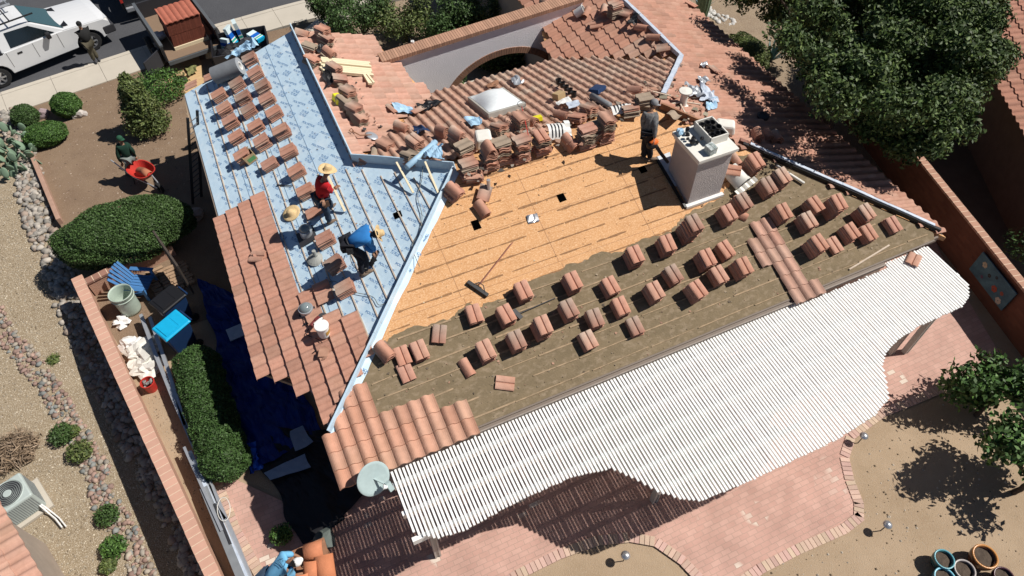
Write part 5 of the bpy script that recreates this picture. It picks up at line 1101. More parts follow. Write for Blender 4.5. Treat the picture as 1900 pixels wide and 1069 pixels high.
def spikes(name, label, c, n, ln, w_, m, seed, cat='plant', up=.6, curve=.0):
    r = random.Random(seed); b = MB()
    for k in range(n):
        a = r.uniform(0, 6.283); e = r.uniform(up, 1.4); l = ln*r.uniform(.7, 1.1); d = Vector((math.cos(a)*math.cos(e), math.sin(a)*math.cos(e), math.sin(e))); s = Vector((-math.sin(a), math.cos(a), 0))*w_; p = Vector(c)+d*.03
        b.add([p-s, p+s, p+d*l*.5+s*1.1-Vector((0, 0, curve*.3)), p+d*l*.5-s*1.1-Vector((0, 0, curve*.3)), p+d*l-Vector((0, 0, curve))], [(0, 1, 2, 3), (3, 2, 4)])
    return single(b, name, m, label, cat)
q = at(1432, 105, .2); spikes('agave', 'blue-green agave with tall pointed leaves under the shade tree', (q.x, q.y, 0), 34, .95, .045, M_agave, 3)
q = at(1328, 5, .1); spikes('agave', 'agave at the top beside the saguaro', (q.x-.8, q.y, 0), 28, .8, .045, M_agave, 4)
q = at(1300, 35, .0); b = MB(); 
V = []; n = 28
for z_, rr3 in ((0, .20), (.6, .24), (1.6, .25), (2.6, .22), (2.9, .12), (2.95, .02)):
    for k in range(n): V.append((q.x+rr3*(1+.12*(k % 2))*math.cos(6.283*k/n), q.y+rr3*(1+.12*(k % 2))*math.sin(6.283*k/n), z_))
b.add(V, [(i*n+k, i*n+(k+1) % n, (i+1)*n+(k+1) % n, (i+1)*n+k) for i in range(5) for k in range(n)]); single(b, 'saguaro', M_cact, 'ribbed saguaro cactus column at the top right of the roof', 'cactus')
p = at(24, 838, -.9); t = thing('dry_shrub', 'rounded clump of brown dry stalks on the gravel at left edge', 'plant', (p.x, p.y, -1.08)); leafcloud('stalks', [((0, 0, .22), (.62, .52, .36), 1500)], M_leaf, t, .13, [(.24, .17, .11), (.17, .12, .08), (.30, .22, .15)], 5, .45, .9, .10)
b = MB(); r = random.Random(15)
q = at(30, 285, .0)
M_pear = mat('pear_pad', (1, 1, 1), (.85, .85, .85), attr=True, rough=.7); t = thing('prickly_pear', 'large pale green prickly pear cactus at the left photo edge', 'cactus', (q.x, q.y, -.1))
for k in range(70):
    a = r.uniform(0, 6.283); rr3 = math.sqrt(r.random())*1.15; z_ = r.uniform(.15, .9)*(1-rr3*.4); yaw = r.uniform(0, 3.14); M = Matrix.Rotation(yaw, 3, 'Z') @ Matrix.Rotation(r.uniform(-.7, .7), 3, 'X')
    b = MB(); g = r.uniform(.8, 1.2); b.c = (.17*g, .25*g, .17*g); b.ico((math.cos(a)*rr3*.85, math.sin(a)*rr3*1.25, z_), 1, 2, sq=(.12, .030, .19), M=M); b.build('pad', M_pear, t, col=True, smooth=True)

for k, (x, y, s, cols, lab) in enumerate(((103, 670, .26, G_OLIVE, 'round barrel cactus among the upper river stones'), (117, 808, .34, G_MID, 'fluffy green plant left of the river stones'), (200, 958, .30, G_MID, 'green tuft plant on lower river stones'), (213, 1016, .32, G_BRIGHT, 'bright yellow-green plant at lower left'), (150, 840, .34, G_OLIVE, 'thin grey-green plant among river stones'), (201, 1050, .2, G_OLIVE, 'small round cactus below the yellow-green plant'), (135, 800, .18, G_OLIVE, 'small round cactus beside the fluffy green plant'))):
    p = at(x, y, -1.0); bush('small_plant', lab, (p.x, p.y, -1.1+s*.55), (s, s, s*.6), 1100, .035, cols, 150+k, 'plant', core=(k in (0, 5, 6)), shell=.4)
# river rocks
def rocks(name, label, path, width, n, smin, smax, cols, seed, zf):
    r = random.Random(seed); P = [at(x, y, zf(y)) for x, y in path]; b = MB(); seg = [(P[i+1]-P[i]).length for i in range(len(P)-1)]
    for k in range(n):
        u = r.random()*sum(seg); i = 0
        while u > seg[i] and i < len(seg)-1: u -= seg[i]; i += 1
        p = P[i].lerp(P[i+1], u/seg[i]); d = (P[i+1]-P[i]).normalized(); w_ = (width(i) if callable(width) else width); p = p+Vector((-d.y, d.x, 0))*r.uniform(-.62, .62)*w_
        s = r.uniform(smin, smax); c = r.choice(cols); g = r.uniform(.75, 1.2); b.c = tuple(v*g for v in c); p.z = yard_z(p.x, p.y)+s*.25
        b.ico(p, s, 1, .5, k, (r.uniform(.7, 1.15), r.uniform(.6, 1), .6), Matrix.Rotation(r.uniform(0, 3), 3, 'Z'))
    o = b.build(name, M_rock, col=True, smooth=True); return tag(o, label, 'rocks', kind='stuff')
RC = [(.30, .27, .23), (.36, .25, .20), (.22, .23, .22), (.38, .33, .27), (.28, .19, .16), (.33, .22, .18)]
RCW = [(.37, .34, .30), (.28, .26, .23), (.42, .38, .33), (.33, .26, .21)]
zg = lambda y: -.3 if y < 400 else (-.8 if y < 550 else -1.1)
rocks('river_rocks', 'band of rounded river stones along the foot of the left garden wall', [(30, 215), (62, 330), (82, 400), (105, 470), (140, 570), (185, 680), (245, 800), (300, 900), (345, 985), (390, 1080)], .62, 1300, .07, .15, RCW, 1, zg)
rocks('river_rocks', 'meandering band of small multicoloured stones across the pale gravel', [(-10, 560), (28, 640), (75, 690), (110, 750), (150, 820), (185, 880), (190, 930), (235, 985), (270, 1080)], .44, 760, .04, .105, RC, 2, zg)
rocks('river_rocks', 'scatter of white stones under the saguaro at top', [(1310, -15), (1370, 12)], .5, 60, .08, .16, [(.55, .53, .5)], 3, lambda y: .8)
for x, y, s, c, lab in ((150, 212, .17, (.55, .50, .46), 'angular white stone beside the round shrub'), (140, 216, .12, (.5, .47, .43), 'small white stone touching the angular one'), (77, 213, .2, (.30, .23, .24), 'purple-grey boulder between round shrubs'), (362, 398, .26, (.45, .34, .28), 'pink broken block beside the big hedge')):
    b = MB(); b.c = c; b.ico(at(x, y, s*.5), s, 2, .7, x, (1.2, .8, .8)); tag(b.build('stone', M_rock, col=True), lab, 'stone')
# ---------------------------------------------------------------- vehicles
def pickup(label, loc, rz, paint, rack=False):
    t = thing('pickup_truck', label, 'pickup', loc, rz)
    W = 1.0
    def ext(prof, y0, y1, mb, y0t=None, y1t=None, zt=None):
        n = len(prof); V = []
        for s, yy in ((0, y0), (1, y1)):
            for x, z in prof:
                k = 0 if zt is None else max(0, min(1, (z-zt[0])/(zt[1]-zt[0]))); yt = (y0t if s == 0 else y1t) if zt else yy; V.append((x, yy*(1-k)+yt*k, z))
        return mb.add(V, [tuple(range(n))[::-1], tuple(range(n, 2*n))]+[(i, (i+1) % n, (i+1) % n+n, i+n) for i in range(n)])
    def arch(cx): return [(cx+.50*math.cos(a), .38+.50*math.sin(a)) for a in [math.pi*(1-i/10) for i in range(11)]]
    prof = [(-1.15, .55)]+[p for p in arch(0)]+[p for p in arch(3.42)]+[(4.22, .50), (4.34, .62), (4.32, .95), (4.15, 1.08), (2.55, 1.20), (.55, 1.20), (.55, 1.16), (-1.2, 1.16)]
    prof = [p for p in prof]
    b = MB(); ext(prof, -W, -W+.10, b); ext(prof, W-.10, W, b)
    b.box((1.5, 0, .72), (2.1, 1.82, .40)); b.build('body_side', paint, t, bevel=.02)
    b = MB(); V = []; n = 9
    for i in range(7):
        x = 2.70+i*.27
        for j in range(n):
            u = j/(n-1)*2-1; V.append((x, u*.99*(1-.03*i/6-.05*(i > 5)), 1.205-.022*i+.07*(1-u*u)-(.07 if i == 6 else 0)))
    b.add(V, [(i*n+j, (i+1)*n+j, (i+1)*n+j+1, i*n+j+1) for i in range(6) for j in range(n-1)]); b.box((4.28, 0, .88), (.12, 1.8, .34)); b.build('bonnet', paint, t, smooth=False)
    b = MB(); ext([(.50, 1.18), (2.84, 1.16), (1.80, 1.82), (1.55, 1.86), (.72, 1.86), (.56, 1.84)], -.97, .97, b, -.74, .74, (1.18, 1.9)); cb = b.build('cab', paint, t, bevel=.03)
    b = MB()
    def side(pts, s):
        V = []
        for x, z in pts: k = (z-1.18)/(.72); V.append((x, s*(.985-.23*k), z))
        b.add(V, [tuple(range(len(V))) if s < 0 else tuple(range(len(V)))[::-1]])
    for s in (-1, 1):
        b = MB(); side([(.85, 1.26), (2.42, 1.24), (1.74, 1.72), (.92, 1.76)], s); b.build('side_window', M_wglass, cb)
    b = MB(); b.add([(2.80, -.88, 1.205), (2.80, .88, 1.205), (1.85, .72, 1.815), (1.85, -.72, 1.815)], [(0, 1, 2, 3)]); b.add([(.515, -.8, 1.3), (.545, -.68, 1.78), (.545, .68, 1.78), (.515, .8, 1.3)], [(0, 1, 2, 3)]); b.build('windscreen', plain('screen_glass', (.03, .075, .085), .08, spec=.8) if 'screen_glass' not in MATS else MATS['screen_glass'], cb)
    MB().box((2.86, 0, 1.225), (.22, 1.6, .03)).build('wiper_cowl', M_black, t)
    b = MB(); b.box((-.33, 0, .80), (1.70, 1.8, .06)); b.box((.48, 0, 1.0), (.06, 1.8, .36)); b.build('bed_floor', paint, t); MB().box((-1.16, 0, .92), (.07, 1.8, .50)).build('tailgate', paint, t)
    for s in (-1, 1):
        MB().bar((-1.18, s*.95, 1.175), (.52, s*.95, 1.175), .11, .02).build('bed_rail', M_black, t); MB().bar((.95, s*1.008, 1.02), (1.12, s*1.008, 1.02), .012, .06, (0, 0, 1)).build('door_handle', M_black, t)
        MB().box((2.15, s*1.10, 1.28), (.16, .22, .20)).build('side_mirror', M_black if s < 0 else paint, t, bevel=.03)
        MB().box((4.20, s*.78, .92), (.22, .34, .20)).build('headlight', plain('lamp_glass', (.7, .66, .6), .15) if 'lamp_glass' not in MATS else MATS['lamp_glass'], t, bevel=.03)
        MB().box((-1.17, s*.93, .98), (.06, .10, .26)).build('tail_light', M_red, t)
        b = MB()
        for x0 in (.62, 1.55+.0): b.bar((x0, s*1.0025, .60), (x0, s*1.0025, 1.18), .006, .012, (1, 0, 0))
        b.bar((2.45, s*1.0025, .60), (2.45, s*1.0025, 1.18), .006, .012, (1, 0, 0)); b.build('door_seam', M_black, t)
    MB().box((4.22, 0, .62), (.46, 2.03, .34)).build('bumper', M_dark, t, bevel=.05); MB().box((4.36, 0, .88), (.04, 1.1, .24)).build('grille', M_black, t); MB().box((-1.28, 0, .58), (.14, 1.8, .18)).build('bumper', M_flash, t, bevel=.03)
    for x in (0, 3.42):
        for s in (-1, 1):
            M = Matrix.Rotation(R(90*s), 3, 'X'); w_ = MB().lathe([(.22, -.12), (.36, -.12), (.385, -.08), (.385, .08), (.36, .12), (.24, .12), (.23, .06)], (x, s*.84, .385), 28, M).build('wheel', M_rubber, t)
            b = MB(); b.lathe([(.0, .06), (.06, .075), (.07, .05), (.21, .05), (.235, .11), (.24, .05)], (x, s*.86, .385), 24, Matrix.Rotation(R(-90*s), 3, 'X'))
            for k in range(6):
                a = k*math.pi/3; b.bar((x+.04*math.cos(a), s*.95, .385+.04*math.sin(a)), (x+.22*math.cos(a), s*.955, .385+.22*math.sin(a)), .055, .03, (0, 1, 0))
            b.build('rim', M_chrome, w_); MB().lathe([(0, .07), (.2, .07)], (x, s*.845, .385), 20, Matrix.Rotation(R(-90*s), 3, 'X')).build('brake_disc', M_dark, w_)
    if rack:
        b = MB()
        for s in (-1, 1):
            b.tube([(-1.0, s*.9, 1.2), (-1.0, s*.86, 2.12)], .03); b.tube([(.45, s*.9, 1.2), (.45, s*.86, 2.12)], .03); b.tube([(-1.1, s*.86, 2.12), (2.1, s*.86, 2.10)], .03); b.tube([(-1.1, s*.80, 2.0), (.6, s*.80, 2.0)], .02)
        for x in (-1.0, -.2, .45, 1.3): b.tube([(x, -.86, 2.11), (x, .86, 2.11)], .025)
        b.build('ladder_rack', M_black, t)
    return t
p0 = at(10, 160, -.05); p1 = at(178, 92, -.05); ang = math.atan2(p1.y-p0.y, p1.x-p0.x); nrm = Vector((-math.sin(ang), math.cos(ang), 0))
TR = pickup('white pickup truck with black ladder rack parked at the kerb', (p0.x+nrm.x*.95, p0.y+nrm.y*.95, -.09), ang, M_carw, True)
Mt = Matrix.Translation(TR.location) @ Matrix.Rotation(ang, 4, 'Z')
for k, (y, z_, lab) in enumerate(((-.55, 2.16, 'nearest plank on the pickup rack'), (-.25, 2.16, 'middle plank on the pickup rack'), (.05, 2.17, 'plank nearest the ladder on the pickup rack'))):
    b = MB(); b.bar(Mt @ Vector((-2.0, y, z_)), Mt @ Vector((.62, y, z_)), .24, .03); single(b, 'wood_plank', M_ply, lab, 'plank')
b = MB(); r_ = MB()
for s in (.25, .65): b.bar(Mt @ Vector((-.4, s, 2.18)), Mt @ Vector((1.7, s-.05, 2.16)), .05, .06)
for k in range(7): b.bar(Mt @ Vector((-.3+k*.32, .25, 2.18)), Mt @ Vector((-.3+k*.32, .62, 2.18)), .03, .03)
single(b, 'step_ladder', M_flash, 'aluminium ladder lying on the pickup rack', 'ladder')
M_carg = mat('car_dark', (.035, .038, .042), (.03, .03, .034), rough=.3, coat=.5)
# dump trailer with its pallet of tiles; dark pickup ahead of it
BL = at(328, 103, .75); BR = at(392, 86, .75); FLp = at(268, 14, .75); dt = (FLp-BL).normalized(); TLn = 3.4
tr_ang = math.atan2(dt.y, dt.x); wv = (BR-BL).length
t = thing('dump_trailer', 'black dump trailer standing in the driveway with open rear gate', 'trailer', (BL+BR)/2-Vector((0, 0, .75)), tr_ang); W2 = 1.0
MB().box((1.7, 0, .62), (3.4, 2*W2, .10)).build('deck', plain('deck_rust', (.22, .15, .10), .9), t)
for s in (-1, 1):
    MB().box((1.7, s*W2, .98), (3.4, .06, .62)).build('side_wall', M_dark, t); MB().bar((0, s*W2, 1.31), (3.4, s*W2, 1.31), .11, .07).build('top_rail', plain('rail_grey', (.10, .11, .12), .5) if 'rail_grey' not in MATS else MATS['rail_grey'], t)
    for x in (1.1, 2.0): w_ = MB().lathe([(.0, -.1), (.33, -.1), (.36, 0), (.33, .1), (0, .1)], (x, s*(W2+.18), .33), 24, Matrix.Rotation(R(90), 3, 'X')).build('wheel', M_rubber, t)
MB().box((3.4, 0, .98), (.06, 2*W2, .62)).build('front_wall', M_dark, t); MB().bar((-.02, -W2, .60), (-.02, W2, .60), .08, .14).build('rear_sill', MATS['rail_grey'], t)
MB().box((-.10, W2+.45, .85), (.05, .95, .62), Matrix.Rotation(R(38), 3, 'Z')).build('gate', M_dark, t); MB().bar((3.4, 0, .5), (4.6, 0, .5), .12, .10).build('tongue', M_dark, t)
Md = Matrix.Translation(t.location) @ Matrix.Rotation(tr_ang, 4, 'Z')
q = thing('tile_pallet', 'tall shrink wrapped pallet of new red tiles on the dump trailer', 'pallet', Md @ Vector((1.15, -.10, .67)), tr_ang)
MB().box((0, 0, .06), (1.25, 1.3, .12)).build('pallet_base', M_wood, q)
def bundle(z0):
    b = MB(); r = random.Random(int(z0*100))
    for k in range(34):
        y = -.60+k*.0365
        gq = r.uniform(.8, 1.1); b.c = (.27*gq, .085*gq, .055*gq); b.box((0, y, z0+.21), (1.16, .024, .43), Matrix.Rotation(.10, 3, 'X'))
    return b
for z0 in (.12, .57): bundle(z0).build('tile_tier', M_tile, q, col=True)
V = []; F = []
for k in range(41):
    y = -.64+k*.032; V += [(-.62, y, 1.03+.035*abs(math.sin(k*.5))), (.60, y, 1.03+.035*abs(math.sin(k*.5)))]
o = mesh('top_layer', V, [(2*i, 2*i+2, 2*i+3, 2*i+1) for i in range(40)], M_tile, q, np.tile(np.array([.40, .13, .085]), (82, 1))); s = o.modifiers.new('s', 'SOLIDIFY'); s.thickness = .03
b = MB(); b.ico((.0, .0, .0), .22, 2, .4, 2, (1, .9, .8)); o = single(b, 'white_bag', M_memb, 'pale plastic sack between pallet and trailer wall', 'sack'); o.location = Md @ Vector((1.5, .78, .85))
pickup('dark pickup truck partly cut off by the photo top, ahead of the trailer', Md @ Vector((5.9, .25, -.05))-Vector((0, 0, .04)), tr_ang-R(4), M_carg)
# debris trailer with sacks, right of the tile trailer
c1, c2, c3 = at(395, 106, .8), at(498, 88, .8), at(487, 42, .8)
ang2 = math.atan2(c2.y-c1.y, c2.x-c1.x); ln = (c2-c1).length; t = thing('debris_trailer', 'open black utility trailer full of packaging beside the roof top corner', 'trailer', Vector((c1.x, c1.y, 0)), ang2)
MB().box((ln/2, .65, .45), (ln, 1.5, .10)).build('deck', M_black, t)
for y in (-.10, 1.40): MB().box((ln/2, y, .66), (ln, .05, .40)).build('side_wall', M_dark, t)
for x in (0, ln): MB().box((x, .65, .66), (.05, 1.5, .40)).build('end_wall', M_black, t)
for y in (-.25, 1.55): MB().lathe([(.0, -.08), (.28, -.08), (.30, 0), (.28, .08), (0, .08)], (ln*.5, y, .30), 20, Matrix.Rotation(R(90), 3, 'X')).build('wheel', M_rubber, t)
def pack(label, a, b_, w_, z0, z1):
    p, q = at(*a, z0), at(*b_, z1); t = thing('membrane_pack', label, 'package', p, group='blue and white wrapped packs on the black trailer'); d = q-p; L_ = d.length
    for f0, f1, m in ((0, .12, M_blu2), (.12, .18, M_white), (.18, .30, MATS['pack_green']), (.30, .36, M_white), (.36, .66, MATS['pack_blue']), (.66, 1, MATS['pack_white'])):
        MB().bar(d*f0, d*f1, w_, .14).build('band', m, t)
    return t
plain('pack_green', (.05, .42, .32), .45); plain('pack_blue', (.01, .12, .50), .4); plain('pack_white', (.62, .74, .76), .4)
pack('left tall blue and white pack standing on the black trailer', (437, 80), (420, 50), .34, .6, 1.25); pack('right tall blue and white pack standing on the black trailer', (449, 72), (433, 40), .34, .6, 1.35)
pack('short blue and white pack low on the black trailer', (420, 92), (416, 72), .30, .55, .95); pack('fallen blue and white pack at the right end of black trailer', (485, 74), (464, 62), .34, .8, .85)
crumple('blue_wrap', 'crumpled blue underlayment offcuts at the roof top corner', [(420, 110), (470, 72), (478, 86), (440, 108)], LP, M_scr, 41, .14, .10, n=12)
for k, (x, y, lab) in enumerate(((430, 92, 'black bag on trailer under the packs'), (456, 82, 'dark bag beside right tall pack'), (415, 100, 'black bag at left end of the black trailer'))):
    b = MB(); b.ico(at(x, y, .75), .28, 2, .6, k+3, (1.1, .8, .7)); single(b, 'rubbish_bag', M_black if k != 1 else M_dark, lab, 'bag')
b = MB(); b.ico(at(397, 100, .3), .26, 1, .9, 9, (1, .8, .7)); single(b, 'broken_block', mat('mortar_lump', (.5, .44, .37), (.3, .24, .18), scale=6), 'beige broken block behind the grey roll', 'block')
# plywood on the ground
P = [at(306, 124, .05), at(369, 105, .05), at(385, 150, .05), at(352, 172, .05), at(320, 178, .05)]
single(MB().poly(P, .03), 'plywood_sheet', M_ply, 'tan plywood sheet lying by the driveway under the grey roll', 'plywood')
crumple('green_strap', 'yellow-green coiled strap on the plywood', [(345, 125), (362, 122), (366, 136), (350, 142)], GP, mat('strap_green', (.22, .22, .08), (.12, .12, .05), scale=12), 42, .08, .12, 'strap')
crumple('tan_cloth', 'tan paper bag on the plywood', [(324, 130), (340, 127), (343, 141), (327, 143)], GP, M_card, 43, .06, .12, 'bag')
b = MB(); b.ico(at(334, 150, .15), .22, 2, .5, 5, (1.3, .8, .6)); single(b, 'black_bag', M_black, 'black duffel bag at lower edge of the plywood', 'bag')
p = at(298, 117, .0); single(MB().lathe([(0, 0), (.13, 0), (.155, .36), (.165, .36), (.165, .40), (0, .40)], p, 24), 'lidded_pail', M_memb, 'grey-blue lidded pail beside the trailer gate', 'pail')
# ladder against the left eave
t = thing('extension_ladder', 'dark extension ladder leaning on the left eave', 'ladder', at(366, 372, 0)); o_ = t.location; top = at(357, 212, 3.25)-o_; bot = Vector((0, 0, 0)); sx = Vector((.0, .38, 0)); sx = Vector((.30, .22, 0))
for s in (-.5, .5): MB().bar(bot+sx*s, top+sx*s, .03, .08).build('rail', M_dark, t)
for k in range(1, 16): MB().tube([bot.lerp(top, k/16)-sx*.5, bot.lerp(top, k/16)+sx*.5], .014, 6).build('rung', M_dark, t)
# wheelbarrow
t = thing('wheelbarrow', 'red wheelbarrow loaded with barrel tiles in the front yard', 'wheelbarrow', at(265, 322, 0)); o_ = t.location
a = at(243, 305, .6); c = at(285, 333, .5); ax = (c-a); ax.z = 0; L_ = ax.length; ax.normalize(); ay = Vector((-ax.y, ax.x, 0)); cen = (a+c)/2-o_; cen.z = 0
def oval(rx0, rx1, ry, z, off=0, n=28):
    return [cen+ax*(off+(rx0 if math.cos(t_) > 0 else rx1)*math.copysign(abs(math.cos(t_))**.8, math.cos(t_)))+ay*(ry*math.copysign(abs(math.sin(t_))**.7, math.sin(t_)))+Vector((0, 0, z)) for t_ in [2*math.pi*i/n for i in range(n)]]
Rg = [oval(.47, .47, .36, .68), oval(.44, .44, .33, .675), oval(.24, .30, .22, .42), oval(.05, .05, .03, .41)]
V = sum(Rg, []); n = 28; o = mesh('tray', V, [(i*n+k, i*n+(k+1) % n, (i+1)*n+(k+1) % n, (i+1)*n+k) for i in range(3) for k in range(n)], M_red, t); s = o.modifiers.new('s', 'SOLIDIFY'); s.thickness = .012
for s_ in (-1, 1):
    MB().tube([cen-ax*1.05+ay*.30*s_+Vector((0, 0, .74)), cen-ax*.2+ay*.24*s_+Vector((0, 0, .40)), cen+ax*.62+ay*.06*s_+Vector((0, 0, .22))], .022, 8).build('handle', M_flash, t)
    MB().tube([cen-ax*.25+ay*.24*s_+Vector((0, 0, .40)), cen-ax*.38+ay*.26*s_+Vector((0, 0, .02))], .018, 6).build('leg', M_dark, t)
wy = Matrix((ax, Vector((0, 0, 1)), ay)).transposed(); wc = cen+ax*.62+Vector((0, 0, .19)); MB().lathe([(.08, -.04), (.17, -.045), (.19, 0), (.17, .045), (.08, .04)], wc, 20, wy).build('wheel', M_rubber, t)
for k in range(4):
    b = MB(); cc = o_+cen+ax*(.12-.09*k*0+(.03*k))+Vector((0, 0, .52+.035*k)); prof = [(math.cos(a_)*.13, math.sin(a_)*.12) for a_ in [math.pi*i/10 for i in range(11)]]
    V = [cc+ay*u+Vector((0, 0, v))+ax*e for e in (-.30+.06*k, .22-.05*(3-k)) for u, v in prof]; o = mesh('barrel_tile', V, [(i, i+1, 12+i, 11+i) for i in range(10)], M_tile, None, np.tile(np.array([.46, .18, .10]), (22, 1)), smooth=True); s = o.modifiers.new('s', 'SOLIDIFY'); s.thickness = .018; tag(o, ['lowest', 'second', 'third', 'topmost'][k]+' nested barrel tile in the red wheelbarrow', 'roof tile')
# ---------------------------------------------------------------- left side yard
def wheelie(label, base, rz, body, lid):
    t = thing('wheelie_bin', label, 'rubbish bin', base, rz, 'wheeled bins in the side yard')
    b = MB(); V = [(-.22, -.27, 0), (.22, -.27, 0), (.22, .27, 0), (-.22, .27, 0), (-.29, -.35, 1.0), (.29, -.35, 1.0), (.29, .36, 1.05), (-.29, .36, 1.05)]; b.add(V, [(3, 2, 1, 0), (4, 5, 6, 7), (0, 1, 5, 4), (1, 2, 6, 5), (2, 3, 7, 6), (3, 0, 4, 7)]); b.build('bin_body', body, t, bevel=.03)
    b = MB(); b.box((0, 0, 1.07), (.66, .80, .05), Matrix.Rotation(.06, 3, 'X'), taper=.9); l = b.build('lid', lid, t, bevel=.02); MB().box((0, .12, 1.105), (.40, .012, .012)).box((0, -.12, 1.10), (.46, .34, .015), Matrix.Rotation(.06, 3, 'X')).build('lid_rib', lid, l, bevel=.004)
    MB().bar((-.24, .44, 1.02), (.24, .44, 1.02), .035, .035).bar((-.22, .36, 1.0), (-.22, .45, 1.02), .03, .03).bar((.22, .36, 1.0), (.22, .45, 1.02), .03, .03).build('handle', body, t)
    for s in (-1, 1): MB().lathe([(0, -.03), (.12, -.03), (.13, 0), (.12, .03), (0, .03)], (s*.27, .28, .13), 20, Matrix.Rotation(R(90), 3, 'Y')).build('wheel', M_rubber, t)
    b = MB(); b.box((0, -.335, .72), (.12, .012, .05)); b.box((-.04, -.337, .76), (.03, .012, .05), Matrix.Rotation(.5, 3, 'Y')); b.box((.04, -.337, .76), (.03, .012, .05), Matrix.Rotation(-.5, 3, 'Y')); b.build('emblem', M_white, t)
    return t
wheelie('dark navy wheeled bin with black lid in the left side yard', at(338, 597, 0), R(200-0), M_navy, M_black)
wheelie('dark navy wheeled bin with bright turquoise lid in the left side yard', at(345, 645, 0), R(200), M_navy, M_blu2)
for o in [o for o in bpy.data.objects if o.name.startswith('wheelie_bin')]: o.rotation_euler.z = R(-62)
p = at(245, 575, 0); t = thing('barrel', 'tall pale green plastic barrel open at the top beside the garden wall', 'barrel', p)
MB().lathe([(.0, .01), (.26, .01), (.275, .1), (.285, .5), (.30, .74), (.315, .76), (.315, .80), (.30, .80), (.285, .74), (.27, .5), (.255, .05), (0, .05)], (0, 0, 0), 32).build('barrel_wall', plain('barrel_green', (.40, .48, .41), .45), t, smooth=True); MB().lathe([(.308, .64), (.325, .66), (.308, .68)], (0, 0, 0), 32).build('hoop', MATS['barrel_green'], t)
# blue slatted garden chair
t = thing('garden_chair', 'blue slatted wooden garden chair in the side yard', 'chair', at(268, 540, 0), R(62))
for k in range(6): MB().box((-.25+.1*k, -.05, .36), (.085, .5, .025), Matrix.Rotation(.15, 3, 'X')).build('seat_slat', M_adir, t)
for k in range(6): u = k-2.5; MB().bar((u*.095, .22, .34), (u*.125, .55, .98-.015*u*u), .08, .025, (0, -1, .5)).build('back_slat', M_adir, t)
for s in (-1, 1):
    MB().box((s*.36, 0, .56), (.13, .68, .025)).build('armrest', M_adir, t, bevel=.01); MB().box((s*.33, -.28, .28), (.04, .09, .56)).build('leg', M_adir, t); MB().bar((s*.30, -.3, .34), (s*.30, .55, .06), .04, .10).build('leg', M_adir, t)
# bags
for k, (x, y, s, m, lab) in enumerate(((228, 597, .16, M_white, 'small white plastic bag against the wall by the barrel'), (245, 640, .22, M_white, 'red and white bag leaning on the garden wall'), (262, 660, .30, M_cap, 'large crumpled beige sack in the side yard'), (276, 680, .26, M_cap, 'crumpled beige sack just above the red pail'), (268, 645, .24, M_white, 'crinkled white sack above the beige ones'))):
    b = MB(); b.ico(at(x, y, s*.5), s, 3, 1.1, 20+k, (1.2, 1.1, .6)); single(b, 'plastic_sack', m, lab, 'sack')
p = at(283, 722, 0); t = thing('red_pail', 'open red pail filled with rubble in the side yard', 'pail', p); MB().lathe([(0, 0), (.13, 0), (.165, .33), (.178, .33), (.178, .36), (.155, .36), (.13, .05)], (0, 0, 0), 28).build('pail_body', M_red, t)
r = random.Random(3); b = MB(); b.c = (.3, .3, .3)
for k in range(26): g = r.uniform(.5, 1.3); b.c = (.28*g, .26*g, .25*g); b.ico((r.uniform(-.1, .1), r.uniform(-.1, .1), .28+r.uniform(0, .05)), .032, 1, .5, k)
b.build('rubble', M_rock, t, col=True)
# long rails and planks along the side yard
for k, (pts, w_, m, z_, lab) in enumerate((([(262, 585), (292, 665), (322, 740), (365, 840), (404, 945), (418, 965)], .09, M_flash, .35, 'outer long grey rail running beside the hedge'), ([(279, 590), (310, 680), (345, 790), (392, 900), (440, 1010), (466, 1075)], .09, M_flash, .35, 'inner long grey rail running beside the hedge'))):
    b = MB()
    for i in range(len(pts)-1): b.bar(at(*pts[i], z_), at(*pts[i+1], z_), w_, .10)
    single(b, 'metal_rail', m, lab, 'rail')
for k, (a, c, w_, m, lab) in enumerate((((352, 838), (458, 1075), .10, M_memb, 'long pale gutter section left of the planks'), ((378, 905), (448, 1075), .17, M_gray, 'long weathered grey plank at the bottom left'), ((398, 935), (428, 1010), .05, M_dark, 'thin dark bar lying on the planks'), ((342, 830), (412, 985), .06, M_flash, 'thin shiny rail nearest the garden wall'))):
    single(MB().bar(at(*a, .42+.02*k), at(*c, .42+.02*k), w_, .05), 'long_plank', m, lab, 'plank')
b = MB(); P = [at(415+12*math.cos(a/3), 945+22*math.sin(a/3), .5) for a in range(20)]; b.tube(P, .008, 6); single(b, 'cable', M_cap, 'pale yellow looped cable on the long planks', 'cable')
# timber gate by the hedge and stacked split wood
b = MB(); b.bar(at(300, 455, 1.25), at(345, 520, 1.25), .05, 1.2); single(b, 'wood_gate', mat('gate_wood', (.07, .055, .045), scale=6), 'narrow dark timber gate standing between hedge and house', 'gate')
rw = random.Random(5)
t = thing('stacked_bricks', 'rough pile of tan bricks behind the blue chair', 'brick pile', at(318, 520, 0))
for k in range(34):
    MB().box((-.42+.28*(k % 4)+rw.uniform(-.03, .03), (k//4 % 9)*.13-.5, .06+rw.uniform(0, .03)), (.26, .10, .085), Matrix.Rotation(rw.uniform(-.12, .12), 3, 'Z')).build('brick', mat('old_brick_tan', (.38, .26, .17), (.28, .18, .11), scale=7) if k == 0 else MATS['old_brick_tan'], t)
t.rotation_euler.z = R(10)
